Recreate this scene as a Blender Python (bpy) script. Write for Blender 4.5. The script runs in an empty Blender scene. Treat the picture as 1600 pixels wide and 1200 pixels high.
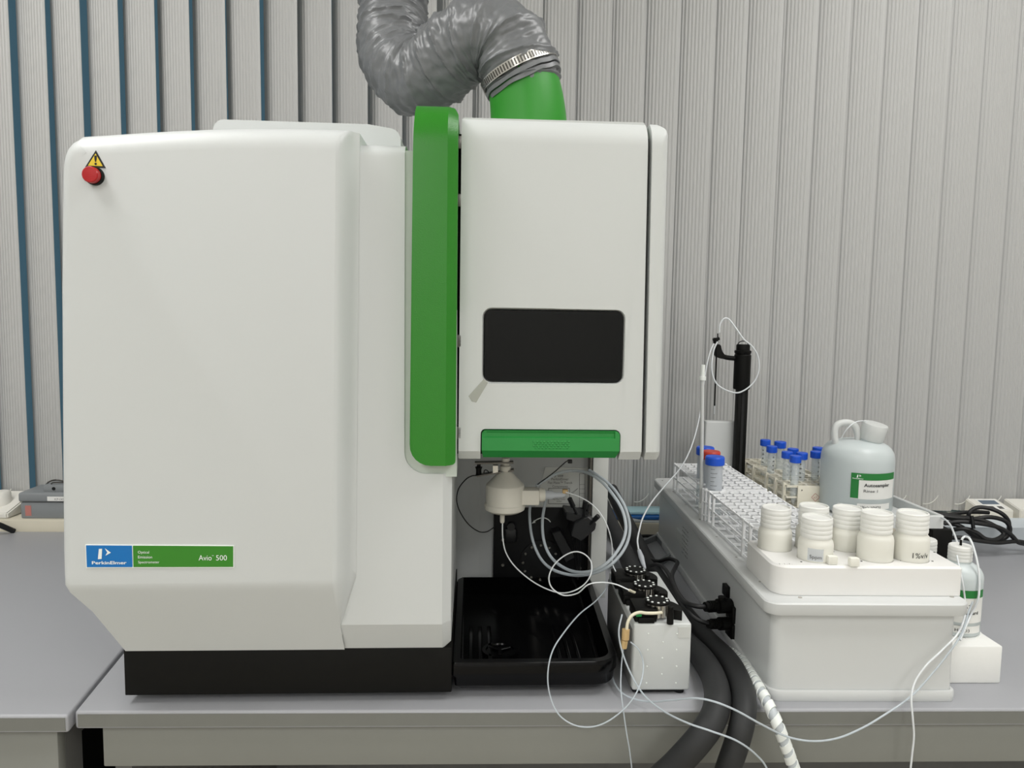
import bpy, bmesh, math, random
from mathutils import Vector, Matrix, noise

# ------------------------------------------------------------------ camera, world, light
SC = bpy.context.scene
COL = SC.collection
F = 1200.0                      # focal length in pixels of the 1600 x 1200 frame
YAW, PITCH, ROLL, CZ = math.radians(2.0), math.radians(5.3), 0.015, 1.316
fwd = Vector((math.sin(YAW) * math.cos(PITCH), math.cos(YAW) * math.cos(PITCH), -math.sin(PITCH)))
_r = Vector((math.cos(YAW), -math.sin(YAW), 0)); _u = _r.cross(fwd)
CR = _r * math.cos(ROLL) + _u * math.sin(ROLL)
CU = _u * math.cos(ROLL) - _r * math.sin(ROLL)
CP = Vector((0, 0, CZ))
cam_d = bpy.data.cameras.new('camera'); cam = bpy.data.objects.new('camera', cam_d); COL.objects.link(cam)
cam_d.sensor_fit = 'HORIZONTAL'; cam_d.sensor_width = 36.0; cam_d.lens = F / 1600.0 * 36.0
cam_d.clip_start = 0.05
mw = Matrix((CR, CU, -fwd)).transposed().to_4x4(); mw.translation = CP
cam.matrix_world = mw
SC.camera = cam

w = bpy.data.worlds.new('world'); SC.world = w; w.use_nodes = True
w.node_tree.nodes['Background'].inputs[0].default_value = (0.9, 0.95, 1.0, 1)
w.node_tree.nodes['Background'].inputs[1].default_value = 0.10

CEIL = 2.70
LAMPS = [(-1.1, 0.7), (1.1, 0.7), (-1.1, -1.5), (1.1, -1.5), (-1.1, -3.7), (1.1, -3.7)]
for i, (lx, ly) in enumerate(LAMPS):
    ld = bpy.data.lights.new('ceiling_lamp_light', 'AREA'); ld.shape = 'RECTANGLE'; ld.size = 0.56; ld.size_y = 1.16
    ld.energy = 14.0 if ly > 0 else (18.0 if ly > -2 else 25.0); ld.color = (0.985, 0.995, 1.0)
    lo = bpy.data.objects.new('ceiling_lamp_light', ld); COL.objects.link(lo); lo.location = (lx, ly, CEIL - 0.035)

SC.view_settings.view_transform = 'Standard'; SC.view_settings.look = 'None'
SC.view_settings.gamma = 1.0; SC.view_settings.use_curve_mapping = False
SC.view_settings.exposure = 0.1

# ------------------------------------------------------------------ measuring helpers
def ray(px, py): return CR * ((px - 800) / F) - CU * ((py - 600) / F) + fwd
def PY(px, py, Y): r = ray(px, py); return CP + r * (Y / r.y)
def PZ(px, py, Z): r = ray(px, py); return CP + r * ((Z - CZ) / r.z)

# ------------------------------------------------------------------ materials
def lin(c):
    out = []
    for v in c:
        v /= 255.0
        out.append(v / 12.92 if v <= 0.04045 else ((v + 0.055) / 1.055) ** 2.4)
    return tuple(out) + (1.0,)

MATS = {}
def mat(name, rgb, rough=0.5, metal=0.0, bump=0.0, scale=60.0, var=0.04, spec=0.5, coat=0.0, trans=0.0, translucent=0.0, alpha=1.0, emit=0.0, stretch=None):
    m = bpy.data.materials.new(name); m.use_nodes = True
    nt = m.node_tree; N = nt.nodes; L = nt.links
    b = N['Principled BSDF']; out = N['Material Output']
    col = lin(rgb)
    tc = N.new('ShaderNodeTexCoord'); src = tc.outputs['Object']
    if stretch:
        mp = N.new('ShaderNodeMapping'); mp.inputs['Scale'].default_value = stretch
        L.new(src, mp.inputs['Vector']); src = mp.outputs['Vector']
    nz = N.new('ShaderNodeTexNoise'); nz.inputs['Scale'].default_value = scale; nz.inputs['Detail'].default_value = 4
    L.new(src, nz.inputs['Vector'])
    mx = N.new('ShaderNodeMix'); mx.data_type = 'RGBA'
    mx.inputs[6].default_value = tuple(c * (1 - var) for c in col[:3]) + (1,)
    mx.inputs[7].default_value = tuple(min(1, c * (1 + var)) for c in col[:3]) + (1,)
    L.new(nz.outputs['Fac'], mx.inputs[0]); L.new(mx.outputs[2], b.inputs['Base Color'])
    b.inputs['Roughness'].default_value = rough; b.inputs['Metallic'].default_value = metal
    b.inputs['Specular IOR Level'].default_value = spec
    b.inputs['Coat Weight'].default_value = coat
    b.inputs['Transmission Weight'].default_value = trans
    if bump:
        bp = N.new('ShaderNodeBump'); bp.inputs['Strength'].default_value = bump; bp.inputs['Distance'].default_value = 0.001
        L.new(nz.outputs['Fac'], bp.inputs['Height']); L.new(bp.outputs['Normal'], b.inputs['Normal'])
    if emit:
        b.inputs['Emission Color'].default_value = col; b.inputs['Emission Strength'].default_value = emit
    last = b.outputs[0]
    if translucent:
        t = N.new('ShaderNodeBsdfTranslucent'); L.new(mx.outputs[2], t.inputs['Color'])
        s = N.new('ShaderNodeMixShader'); s.inputs[0].default_value = translucent
        L.new(last, s.inputs[1]); L.new(t.outputs[0], s.inputs[2]); last = s.outputs[0]
    if alpha < 1.0:
        t = N.new('ShaderNodeBsdfTransparent'); t.inputs['Color'].default_value = (0.96, 0.98, 0.98, 1)
        s = N.new('ShaderNodeMixShader'); s.inputs[0].default_value = alpha
        L.new(t.outputs[0], s.inputs[1]); L.new(last, s.inputs[2]); last = s.outputs[0]
    L.new(last, out.inputs['Surface'])
    MATS[name] = m
    return m

mat('shell_white', (206, 209, 208), 0.42, bump=0.05, scale=900, var=0.01)
mat('panel_white', (204, 207, 205), 0.45, bump=0.05, scale=900, var=0.01)
mat('green_metal', (38, 124, 24), 0.34, bump=0.25, scale=700, var=0.05, spec=0.5)
mat('green_duct', (42, 140, 34), 0.45, var=0.03)
mat('green_handle', (38, 138, 62), 0.45, var=0.03)
mat('black_plastic', (10, 10, 8), 0.55, var=0.1, spec=0.2)
mat('black_gloss', (4, 4, 5), 0.18, var=0.1, spec=0.2)
mat('black_matte', (9, 10, 12), 0.6, var=0.15, spec=0.3)
mat('dark_gap', (14, 14, 14), 0.7)
mat('clamp_black', (26, 27, 29), 0.45, var=0.1)
mat('glass_dark', (8, 9, 9), 0.06, var=0.3, scale=20, spec=0.22)
mat('cavity_grey', (188, 191, 191), 0.5, var=0.02)
mat('pillar_grey', (204, 206, 202), 0.5, var=0.02)
mat('groove', (196, 204, 196), 0.5)
mat('sign_yellow', (236, 206, 52), 0.5)
mat('sign_black', (16, 14, 10), 0.5)
mat('button_red', (176, 16, 22), 0.35)
mat('plate_blue', (0, 112, 186), 0.4, var=0.02)
mat('plate_green', (52, 132, 30), 0.4, var=0.02)
mat('print_white', (240, 244, 240), 0.5)
mat('print_black', (30, 30, 30), 0.6)
mat('print_grey', (92, 92, 90), 0.6)
mat('print_red', (186, 120, 112), 0.6)
mat('tape', (200, 200, 190), 0.4, alpha=0.5)
mat('duct_fabric', (112, 114, 116), 0.38, bump=0.25, scale=120, var=0.08, spec=0.6)
mat('steel', (200, 198, 192), 0.25, metal=1.0)
mat('dark_steel', (100, 98, 94), 0.35, metal=1.0)
mat('chamber_white', (214, 211, 200), 0.5, var=0.02)
mat('worktop', (161, 162, 166), 0.42, bump=0.1, scale=500, var=0.03)
mat('worktop_edge', (118, 119, 114), 0.5, var=0.05, scale=30)
mat('cabinet', (134, 135, 129), 0.55, var=0.03, scale=12)
mat('cabinet_side', (110, 110, 108), 0.6)
mat('sill', (208, 202, 184), 0.55, var=0.03, scale=20)
mat('blind', (192, 192, 190), 0.5, scale=8, var=0.01, translucent=0.12)
mat('window_daylight', (116, 160, 182), 0.15, var=0.15, scale=2, emit=0.14)  # faint blue glow put in to stand for dim daylight behind the slats
mat('cord_white', (226, 226, 220), 0.5)
mat('wall', (230, 230, 227), 0.8, var=0.02, scale=8)
mat('ceiling', (228, 228, 224), 0.85)
mat('floor', (178, 172, 160), 0.5, var=0.08, scale=15)
mat('lamp_frame', (230, 230, 230), 0.5)
mat('lamp_diffuser', (255, 250, 244), 0.5, emit=3.0)
mat('sampler_white', (208, 210, 209), 0.4, var=0.015, scale=15)
mat('sampler_side', (178, 182, 182), 0.4, var=0.02, scale=15)
mat('block_white', (246, 245, 242), 0.45, var=0.01, translucent=0.15)
mat('foam', (238, 238, 234), 0.7, bump=0.1, scale=300, var=0.02)
mat('wire_white', (246, 247, 248), 0.4)
mat('rack_cream', (224, 219, 202), 0.5, var=0.03)
mat('hdpe', (250, 249, 240), 0.42, var=0.03, scale=30, translucent=0.18, alpha=0.97)
mat('hdpe_lid', (250, 250, 246), 0.4, var=0.02, translucent=0.15, alpha=0.9)
mat('carboy', (242, 250, 250), 0.3, var=0.01, scale=10, translucent=0.05, alpha=0.66)
mat('carboy_cap', (232, 234, 232), 0.4, var=0.02, translucent=0.25)
mat('liquid', (84, 116, 122), 0.25, var=0.02, translucent=0.1, alpha=0.9)
mat('milky', (240, 239, 230), 0.5, var=0.02, translucent=0.4)
mat('clear', (246, 248, 250), 0.08, var=0.0, alpha=0.24, spec=0.8)
mat('clear_frost', (222, 226, 232), 0.3, var=0.03, alpha=0.7, translucent=0.2)
mat('tube_clear', (216, 224, 230), 0.22, var=0.02, alpha=0.72, translucent=0.2)
mat('tube_white', (226, 230, 232), 0.35, var=0.02)
mat('cap_blue', (20, 84, 208), 0.4, var=0.03)
mat('cap_red', (196, 64, 48), 0.4, var=0.03)
mat('label_white', (232, 232, 228), 0.5)
mat('label_green', (30, 122, 52), 0.45)
mat('rubber', (36, 37, 38), 0.62, bump=0.15, scale=250, var=0.12)
mat('cable_black', (18, 18, 19), 0.5, var=0.1)
mat('tan', (196, 166, 116), 0.45)
mat('cream_tube', (226, 220, 196), 0.4)
mat('stop_green', (20, 140, 70), 0.4)
mat('stop_orange', (216, 100, 40), 0.4)
mat('case_grey', (132, 136, 138), 0.5, var=0.03)
mat('device_white', (228, 226, 218), 0.5)
mat('screen', (96, 110, 124), 0.25)
mat('blue_sheet', (20, 96, 170), 0.25)
mat('teal_sheet', (170, 208, 216), 0.2)
mat('pvc', (216, 222, 226), 0.25, var=0.02, alpha=0.75)

# ------------------------------------------------------------------ mesh helpers
OFF = {}
def finish(name, bm, m, parent=None, smooth=35, recenter=True):
    """one mesh object; bm is in the frame of the top-level thing (world for top-level meshes)"""
    bmesh.ops.recalc_face_normals(bm, faces=bm.faces[:])
    base = OFF[parent.name] if parent else Vector((0, 0, 0))
    if recenter and bm.verts:
        xs = [v.co for v in bm.verts]
        c = Vector(((min(v.x for v in xs) + max(v.x for v in xs)) / 2, (min(v.y for v in xs) + max(v.y for v in xs)) / 2, min(v.z for v in xs)))
    else: c = Vector((0, 0, 0))
    for v in bm.verts: v.co -= c
    me = bpy.data.meshes.new(name); bm.to_mesh(me); bm.free()
    me.materials.append(MATS[m])
    if smooth:
        for p in me.polygons: p.use_smooth = True
        me.set_sharp_from_angle(angle=math.radians(smooth))
    o = bpy.data.objects.new(name, me); COL.objects.link(o)
    if parent: o.parent = parent
    o.location = c - base
    OFF[o.name] = c if parent else Vector((0, 0, 0)) + (Vector((0, 0, 0)) if False else c)
    return o

def tag(o, label=None, cat=None, group=None, kind=None):
    if label: o['label'] = label
    if cat: o['category'] = cat
    if group: o['group'] = group
    if kind: o['kind'] = kind
    return o

def thing(name, label, cat, loc=(0, 0, 0), rz=0.0, group=None):
    o = bpy.data.objects.new(name, None); COL.objects.link(o); o.empty_display_size = 0.03
    o.location = loc; o.rotation_euler = (0, 0, rz); OFF[o.name] = Vector((0, 0, 0))
    return tag(o, label, cat, group)

def wthing(name, label, cat, loc, group=None):
    """Empty at loc whose parts are given in world coordinates"""
    o = thing(name, label, cat, loc, 0, group); OFF[o.name] = Vector(loc)
    return o

def copy_tree(o, parent=None):
    c = o.copy(); COL.objects.link(c)
    if parent: c.parent = parent
    for ch in list(o.children): copy_tree(ch, c)
    return c

def merge(bm, b2):
    mp = [bm.verts.new(v.co) for v in b2.verts]
    b2.verts.index_update()
    for f in b2.faces:
        try: bm.faces.new([mp[v.index] for v in f.verts])
        except ValueError: pass
    b2.free(); return bm

def BM(): return bmesh.new()

def box(bm, x0, x1, y0, y1, z0, z1, bev=0.0, seg=2, M=None):
    b = bmesh.new(); bmesh.ops.create_cube(b, size=1)
    for v in b.verts:
        v.co = Vector(((x0 + x1) / 2 + v.co.x * (x1 - x0), (y0 + y1) / 2 + v.co.y * (y1 - y0), (z0 + z1) / 2 + v.co.z * (z1 - z0)))
    if bev: bmesh.ops.bevel(b, geom=b.edges[:], offset=bev, segments=seg, profile=0.5, affect='EDGES')
    if M: bmesh.ops.transform(b, matrix=M, verts=b.verts)
    return merge(bm, b)

def catmull(P, n=8):
    P = [Vector(p) for p in P]
    if len(P) == 2: return P
    Q = [P[0] * 2 - P[1]] + P + [P[-1] * 2 - P[-2]]
    out = []
    for i in range(1, len(Q) - 2):
        a, b, c, d = Q[i - 1:i + 3]
        for k in range(n):
            t = k / n
            out.append(0.5 * ((2 * b) + (c - a) * t + (2 * a - 5 * b + 4 * c - d) * t * t + (3 * b - a - 3 * c + d) * t ** 3))
    out.append(P[-1]); return out

def sweep(bm, pts, rad, sides=8, cap=True, rfun=None):
    """tube along pts; rfun(i, k, point) may scale the radius"""
    n = len(pts); rings = []; nrm = None
    for i, p in enumerate(pts):
        t = (pts[min(i + 1, n - 1)] - pts[max(i - 1, 0)])
        t = t.normalized() if t.length > 1e-9 else Vector((0, 0, 1))
        if nrm is None:
            nrm = t.orthogonal().normalized()
        else:
            nrm = (nrm - t * nrm.dot(t)); nrm = nrm.normalized() if nrm.length > 1e-9 else t.orthogonal().normalized()
        bi = t.cross(nrm); r = rad[i] if isinstance(rad, (list, tuple)) else rad
        ring = []
        for k in range(sides):
            a = 2 * math.pi * k / sides
            d = nrm * math.cos(a) + bi * math.sin(a)
            rr = r * (rfun(i, a, p + d * r) if rfun else 1)
            ring.append(bm.verts.new(p + d * rr))
        rings.append(ring)
    for i in range(n - 1):
        for k in range(sides):
            bm.faces.new((rings[i][k], rings[i][(k + 1) % sides], rings[i + 1][(k + 1) % sides], rings[i + 1][k]))
    if cap:
        bm.faces.new(rings[0][::-1]); bm.faces.new(rings[-1])
    return bm

def tube(bm, P, r, sides=8, n=8): return sweep(bm, catmull(P, n), r, sides)
def pix(L): return [PY(a, b, c) for a, b, c in L]

def rod(bm, a, b, r, sides=10): return sweep(bm, [Vector(a), Vector(b)], r, sides)

def lathe(bm, prof, c=(0, 0, 0), seg=28, M=None, cap=True):
    rings = []; c = Vector(c); b = bmesh.new()
    for r, z in prof:
        rings.append([b.verts.new(c + Vector((r * math.cos(2 * math.pi * k / seg), r * math.sin(2 * math.pi * k / seg), z))) for k in range(seg)])
    for i in range(len(prof) - 1):
        for k in range(seg):
            b.faces.new((rings[i][k], rings[i][(k + 1) % seg], rings[i + 1][(k + 1) % seg], rings[i + 1][k]))
    if cap:
        b.faces.new(rings[0][::-1]); b.faces.new(rings[-1])
    if M: bmesh.ops.transform(b, matrix=M, verts=b.verts)
    return merge(bm, b)

def rounded(pts, n=6):
    """2D outline with a radius per corner"""
    out = []; N = len(pts)
    for i, (x, z, r) in enumerate(pts):
        p = Vector((x, z)); a = Vector(pts[i - 1][:2]); b = Vector(pts[(i + 1) % N][:2])
        if r <= 0: out.append((x, z)); continue
        da = (a - p).normalized(); db = (b - p).normalized()
        ang = da.angle(db); t = r / math.tan(ang / 2)
        c = p + (da + db).normalized() * (r / math.sin(ang / 2))
        s = p + da * t; e = p + db * t
        a0 = math.atan2(s.y - c.y, s.x - c.x); a1 = math.atan2(e.y - c.y, e.x - c.x)
        d = (a1 - a0 + math.pi) % (2 * math.pi) - math.pi
        for k in range(n + 1):
            q = a0 + d * k / n; out.append((c.x + r * math.cos(q), c.y + r * math.sin(q)))
    return out

def fil(d, r): return 0.0 if d >= r else r - math.sqrt(max(0, r * r - (r - max(d, 0)) ** 2))
def fcuts(e, r, sgn, n=6): return [e + sgn * r * (1 - math.cos(math.pi / 2 * k / n)) for k in range(1, n + 1)]

def relief(outline, yf, yb, cx=(), cz=(), f=None, back=True):
    """solid whose front follows an xz outline, front depth displaced by f(x, z)"""
    b = bmesh.new()
    b.faces.new([b.verts.new((x, yf, z)) for x, z in outline])
    for c in cx: bmesh.ops.bisect_plane(b, geom=b.verts[:] + b.edges[:] + b.faces[:], plane_co=(c, 0, 0), plane_no=(1, 0, 0), dist=1e-6)
    for c in cz: bmesh.ops.bisect_plane(b, geom=b.verts[:] + b.edges[:] + b.faces[:], plane_co=(0, 0, c), plane_no=(0, 0, 1), dist=1e-6)
    if f:
        for v in b.verts: v.co.y += f(v.co.x, v.co.z)
    bd = [e for e in b.edges if e.is_boundary]
    r = bmesh.ops.extrude_edge_only(b, edges=bd)
    nv = [g for g in r['geom'] if isinstance(g, bmesh.types.BMVert)]
    for v in nv: v.co.y = yb
    if back:
        ne = [g for g in r['geom'] if isinstance(g, bmesh.types.BMEdge) and g.verts[0] in nv and g.verts[1] in nv]
        ne = [e for e in ne if e.is_boundary]
        bmesh.ops.edgeloop_fill(b, edges=ne)
    return b

def boolean_cut(bm, cutter):
    a = bpy.data.meshes.new('a'); bm.to_mesh(a); bm.free(); c = bpy.data.meshes.new('c'); cutter.to_mesh(c); cutter.free()
    oa = bpy.data.objects.new('a', a); oc = bpy.data.objects.new('c', c); COL.objects.link(oa); COL.objects.link(oc)
    md = oa.modifiers.new('b', 'BOOLEAN'); md.object = oc; md.operation = 'DIFFERENCE'; md.solver = 'EXACT'
    dg = bpy.context.evaluated_depsgraph_get(); dg.update()
    me = bpy.data.meshes.new_from_object(oa.evaluated_get(dg))
    out = bmesh.new(); out.from_mesh(me)
    bpy.data.objects.remove(oa); bpy.data.objects.remove(oc)
    for x in (a, c, me): bpy.data.meshes.remove(x)
    return out

_TX = {}
def text_geo(s, bold=False):
    if (s, bold) not in _TX:
        cu = bpy.data.curves.new('t', 'FONT'); cu.body = s; cu.size = 1.0; cu.resolution_u = 3
        if bold: cu.offset = 0.018
        ob = bpy.data.objects.new('t', cu); COL.objects.link(ob)
        dg = bpy.context.evaluated_depsgraph_get(); dg.update()
        me = bpy.data.meshes.new_from_object(ob.evaluated_get(dg))
        V = [(v.co.x, v.co.y) for v in me.vertices]; P = [tuple(p.vertices) for p in me.polygons]
        bpy.data.objects.remove(ob); bpy.data.curves.remove(cu); bpy.data.meshes.remove(me)
        _TX[(s, bold)] = (V, P)
    return _TX[(s, bold)]

def text(bm, s, fn, width=None, height=None, align='L', bold=False):
    """lettering: fn(u, v) -> point, scaled to the given width or cap height"""
    V, P = text_geo(s, bold)
    x0 = min(v[0] for v in V); x1 = max(v[0] for v in V)
    k = (width / (x1 - x0)) if width else height / 0.7
    ky = (height / 0.7) if height else k
    sh = {'L': 0, 'C': (x1 - x0) / 2, 'R': (x1 - x0)}[align]
    vs = [bm.verts.new(fn((x - x0 - sh) * k, y * ky)) for x, y in V]
    for p in P:
        try: bm.faces.new([vs[i] for i in p])
        except ValueError: pass
    return bm

def poly(bm, pts):
    bm.faces.new([bm.verts.new(p) for p in pts]); return bm

def plate(bm, pts, y0, y1):
    """flat piece: xz polygon between two depths"""
    a = [bm.verts.new((x, y0, z)) for x, z in pts]; b = [bm.verts.new((x, y1, z)) for x, z in pts]
    bm.faces.new(a); bm.faces.new(b[::-1]); n = len(pts)
    for i in range(n): bm.faces.new((a[i], a[(i + 1) % n], b[(i + 1) % n], b[i]))
    return bm
def bx(x0, x1, y0, y1, z0, z1, bev=0.0, seg=2): return box(BM(), x0, x1, y0, y1, z0, z1, bev, seg)

# ================================================================== the setting
BT = 0.80                                     # bench top height
YB = 1.88                                     # blind plane
tag(finish('floor', bx(-3.0, 3.2, -5.0, 2.2, -0.1, 0.0), 'floor', smooth=0), kind='structure')
tag(finish('ceiling', bx(-3.0, 3.2, -5.0, 2.2, CEIL, CEIL + 0.1), 'ceiling', smooth=0), kind='structure')
tag(finish('wall_left', bx(-3.1, -3.0, -5.0, 2.2, 0, CEIL), 'wall', smooth=0), kind='structure')
tag(finish('wall_right', bx(3.2, 3.3, -5.0, 2.2, 0, CEIL), 'wall', smooth=0), kind='structure')
tag(finish('wall_front', bx(-3.0, 3.2, -5.1, -5.0, 0, CEIL), 'wall', smooth=0), kind='structure')
wb = bx(-3.0, 3.2, 2.02, 2.12, 0, 0.80); box(wb, -3.0, 3.2, 2.02, 2.12, 2.55, CEIL)
tag(finish('wall_back', wb, 'wall', smooth=0), kind='structure')
wn = tag(finish('window_1', bx(-3.0, 3.2, 2.05, 2.07, 0.80, 2.55), 'window_daylight', smooth=0), kind='structure')
SILL = 0.825
tag(finish('trim_1', bx(-3.0, 3.2, 1.765, 2.02, 0.70, SILL, 0.004), 'sill'), kind='structure')

for i, (lx, ly) in enumerate(LAMPS):
    t = wthing('ceiling_light', 'white framed rectangular light panel in the ceiling', 'light', (lx, ly, CEIL - 0.05), 'ceiling light panels')
    t['label'] = ('light panel in the ceiling, left one nearest the window', 'light panel in the ceiling, right one nearest the window', 'light panel in the ceiling, left one of the middle pair', 'light panel in the ceiling, right one of the middle pair', 'light panel in the ceiling, left one farthest from the window', 'light panel in the ceiling, right one farthest from the window')[i]
    b = BM()
    for s in (-1, 1):
        box(b, lx + s * 0.30 - 0.015, lx + s * 0.30 + 0.015, ly - 0.615, ly + 0.615, CEIL - 0.03, CEIL)
        box(b, lx - 0.285, lx + 0.285, ly + s * 0.60 - 0.015, ly + s * 0.60 + 0.015, CEIL - 0.03, CEIL)
    finish('frame', b, 'lamp_frame', t, 0)
    finish('diffuser', bx(lx - 0.285, lx + 0.285, ly - 0.585, ly + 0.585, CEIL - 0.012, CEIL - 0.004), 'lamp_diffuser', t, 0)

# vertical blind: ribbed slats, each a part
bl = wthing('vertical_blind', 'pale grey ribbed vertical blind covering the whole window behind the bench', 'blind', (0.1, YB, 0.83))
SW, SS, SA = 0.0935, 0.0815, math.radians(-19)
def slat_mesh():
    b = BM(); prof = []
    nr = 9
    prof.append((-SW / 2, 0.0)); prof.append((-SW / 2 + 0.012, -0.0006))
    x0 = -SW / 2 + 0.013; pitch = (SW - 0.018) / nr
    for k in range(nr):
        prof += [(x0 + pitch * (k + 0.05), 0.0), (x0 + pitch * (k + 0.3), -0.0012), (x0 + pitch * (k + 0.6), -0.0012), (x0 + pitch * (k + 0.85), 0.0)]
    prof.append((SW / 2, 0.0))
    prof = [(x, y - 0.004 * (1 - (2 * x / SW) ** 2)) for x, y in prof]
    Z0, Z1 = 0.832, 2.50
    fr = [(b.verts.new((x, y, Z0)), b.verts.new((x, y, Z1))) for x, y in prof]
    bk = [(b.verts.new((x, y + 0.0012, Z0)), b.verts.new((x, y + 0.0012, Z1))) for x, y in ((prof[0]), prof[len(prof) // 2], prof[-1])]
    for i in range(len(fr) - 1): b.faces.new((fr[i][0], fr[i + 1][0], fr[i + 1][1], fr[i][1]))
    for i in range(2): b.faces.new((bk[i + 1][0], bk[i][0], bk[i][1], bk[i + 1][1]))
    b.faces.new((fr[0][0], fr[0][1], bk[0][1], bk[0][0])); b.faces.new((fr[-1][1], fr[-1][0], bk[-1][0], bk[-1][1]))
    return b
random.seed(4)
proto = finish('slat', slat_mesh(), 'blind', bl, 25)
PH = -1.225 - 20 * SS
base_z = proto.location.z
for i in range(73):
    o = proto if i == 0 else proto.copy()
    if i: COL.objects.link(o)
    x = PH + i * SS
    o.location = Vector((x, YB + random.uniform(-0.002, 0.002), base_z + OFF[bl.name].z)) - OFF[bl.name]
    o.rotation_euler = (random.uniform(-0.002, 0.002), random.uniform(-0.0015, 0.0015), SA + math.radians(-3 if x < -0.45 else (-1 if x < 0 else 5)) + random.uniform(-0.03, 0.03))
lk = BM(); tube(lk, [(-0.022, -0.016, 0), (-0.012, -0.02, 0.001), (0.0, -0.021, 0.007), (0.01, -0.02, 0.017), (0.013, -0.019, 0.023)], 0.0013, 6, 4)
lko = finish('link_cord', lk, 'cord_white', bl, 60, recenter=False)
for i in range(73):
    o = lko if i == 0 else lko.copy()
    if i: COL.objects.link(o)
    o.location = Vector((PH + i * SS - 0.01, YB, 0.852)) - OFF[bl.name]

# ================================================================== benches
BF = 0.957
def lip(t, wt, P):
    # laminated front edge strip of the worktop
    x0, x1, y = P[0][0], P[1][0], P[0][1]
    finish('edge_strip', bx(x0 + 0.004, x1 - 0.004, y - 0.0006, y + 0.003, BT - 0.0205, BT - 0.0035), 'worktop_edge', wt, 0)
def bench(name, label, poly_xy, x0, x1, yf, mside=None):
    t = wthing(name, label, 'bench', ((x0 + x1) / 2, yf + 0.4, 0))
    b = BM(); n = len(poly_xy)
    a = [b.verts.new((x, y, BT)) for x, y in poly_xy]; c = [b.verts.new((x, y, BT - 0.024)) for x, y in poly_xy]
    b.faces.new(a); b.faces.new(c[::-1])
    for i in range(n): b.faces.new((a[i], c[i], c[(i + 1) % n], a[(i + 1) % n]))
    bmesh.ops.recalc_face_normals(b, faces=b.faces[:])
    bmesh.ops.bevel(b, geom=b.edges[:], offset=0.004, segments=3, profile=0.5, affect='EDGES')
    wt = finish('worktop', b, 'worktop', t, 50); lip(t, wt, poly_xy)
    return t
XG = -0.519
t = bench('lab_bench', 'grey-topped lab bench that carries the big white instrument', [(XG - 0.001, BF), (2.6, BF), (2.6, 1.76), (XG - 0.086, 1.76)], XG, 2.6, BF)
finish('apron_panel', bx(-0.492, 2.55, BF + 0.012, BF + 0.032, BT - 0.082, BT - 0.024, 0.002), 'cabinet', t)
finish('side_panel', bx(-0.487, -0.465, BF + 0.032, 1.70, 0.0, BT - 0.024, 0.001), 'cabinet_side', t)
finish('back_panel', bx(-0.465, 2.55, 1.68, 1.70, 0.0, BT - 0.024), 'cabinet_side', t)
finish('end_panel', bx(2.528, 2.55, BF + 0.032, 1.68, 0.0, BT - 0.024), 'cabinet_side', t)
t = bench('lab_bench', 'grey-topped lab bench at the far left, its right end by the gap', [(-2.4, BF - 0.009), (XG - 0.004, BF - 0.009), (XG - 0.092, 1.76), (-2.4, 1.76)], -2.4, XG, BF)
finish('cabinet_front', bx(-2.35, XG - 0.027, BF + 0.006, BF + 0.024, 0.06, BT - 0.024, 0.002), 'cabinet', t)
finish('side_rail', bx(XG - 0.045, XG - 0.027, BF + 0.024, 1.70, BT - 0.062, BT - 0.024), 'cabinet_side', t, 0)
finish('leg', bx(XG - 0.066, XG - 0.027, BF + 0.024, BF + 0.064, 0.0, BT - 0.062), 'cabinet_side', t, 0)
finish('back_panel', bx(-2.35, XG - 0.08, 1.68, 1.70, 0.0, BT - 0.024), 'black_matte', t, 0)  # black colour stands in for the darkness under the bench

# ================================================================== the spectrometer
IO = Vector((-0.4643, 0.9744, BT)); IR = math.radians(0.9)
IX = Vector((math.cos(IR), math.sin(IR), 0)); IYD = Vector((-math.sin(IR), math.cos(IR), 0))
def L(px, py, yl):
    """pixel -> instrument x, z on the instrument's own depth plane yl"""
    r = ray(px, py); o = CP - IO
    s = (yl - o.dot(IYD)) / r.dot(IYD); p = o + r * s
    return p.dot(IX), p.z
def LX(px, py, yl): return L(px, py, yl)[0]
def LZ(px, py, yl): return L(px, py, yl)[1]
sp = thing('spectrometer', 'large white and green optical emission spectrometer standing on the grey bench', 'instrument', IO, IR)

# --- left bulged cover
yf = -0.055
RT, RL = 0.028, 0.014                      # top and left edge radii
zch = LZ(300, 916, yf); zb = LZ(300, 1015, 0)
xr_t = LX(523, 203, yf); xr_b = LX(519, 905, yf)
ztr = LZ(522, 202.5, yf + 0.77 * RT)
# silhouette samples: (px, py, weight of the rounding, radius)
sil = [(165, 1015, 0, RL), (132, 965, 0, RL), (106, 928, 0.15, RL), (101, 914, 0.5, RL), (99.5, 900, 0.85, RL), (98, 860, 1, RL), (96.5, 700, 1, RL), (95, 450, 1, RL), (96.5, 300, 1, RL), (97.5, 258, 1, RL),
       (100, 243, 1, 0.016), (104, 232, 1, 0.018), (111, 222.5, 1, 0.021), (120, 216.5, 1, 0.024), (132, 213, 1, RT), (165, 211, 1, RT), (200, 208.6, 1, RT),
       (240, 206, 1, RT), (285, 203.6, 1, RT), (330, 201.8, 1, RT), (375, 200.8, 1, RT), (420, 200.4, 1, RT), (470, 200.8, 1, RT), (505, 201.6, 1, RT)]
P0 = []
for k, (px, py, wt_, rr) in enumerate(sil):
    top_ = k >= 14
    x, z = L(px, py, yf + (0.77 * rr if top_ else 0.52 * rr * wt_))
    P0.append(Vector((x, z)))
P0[0].y = zb
P0.append(Vector((xr_t + 0.001, ztr)))
W0 = [(q[2], q[3]) for q in sil] + [(1, RT)]
NRM = []
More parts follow.
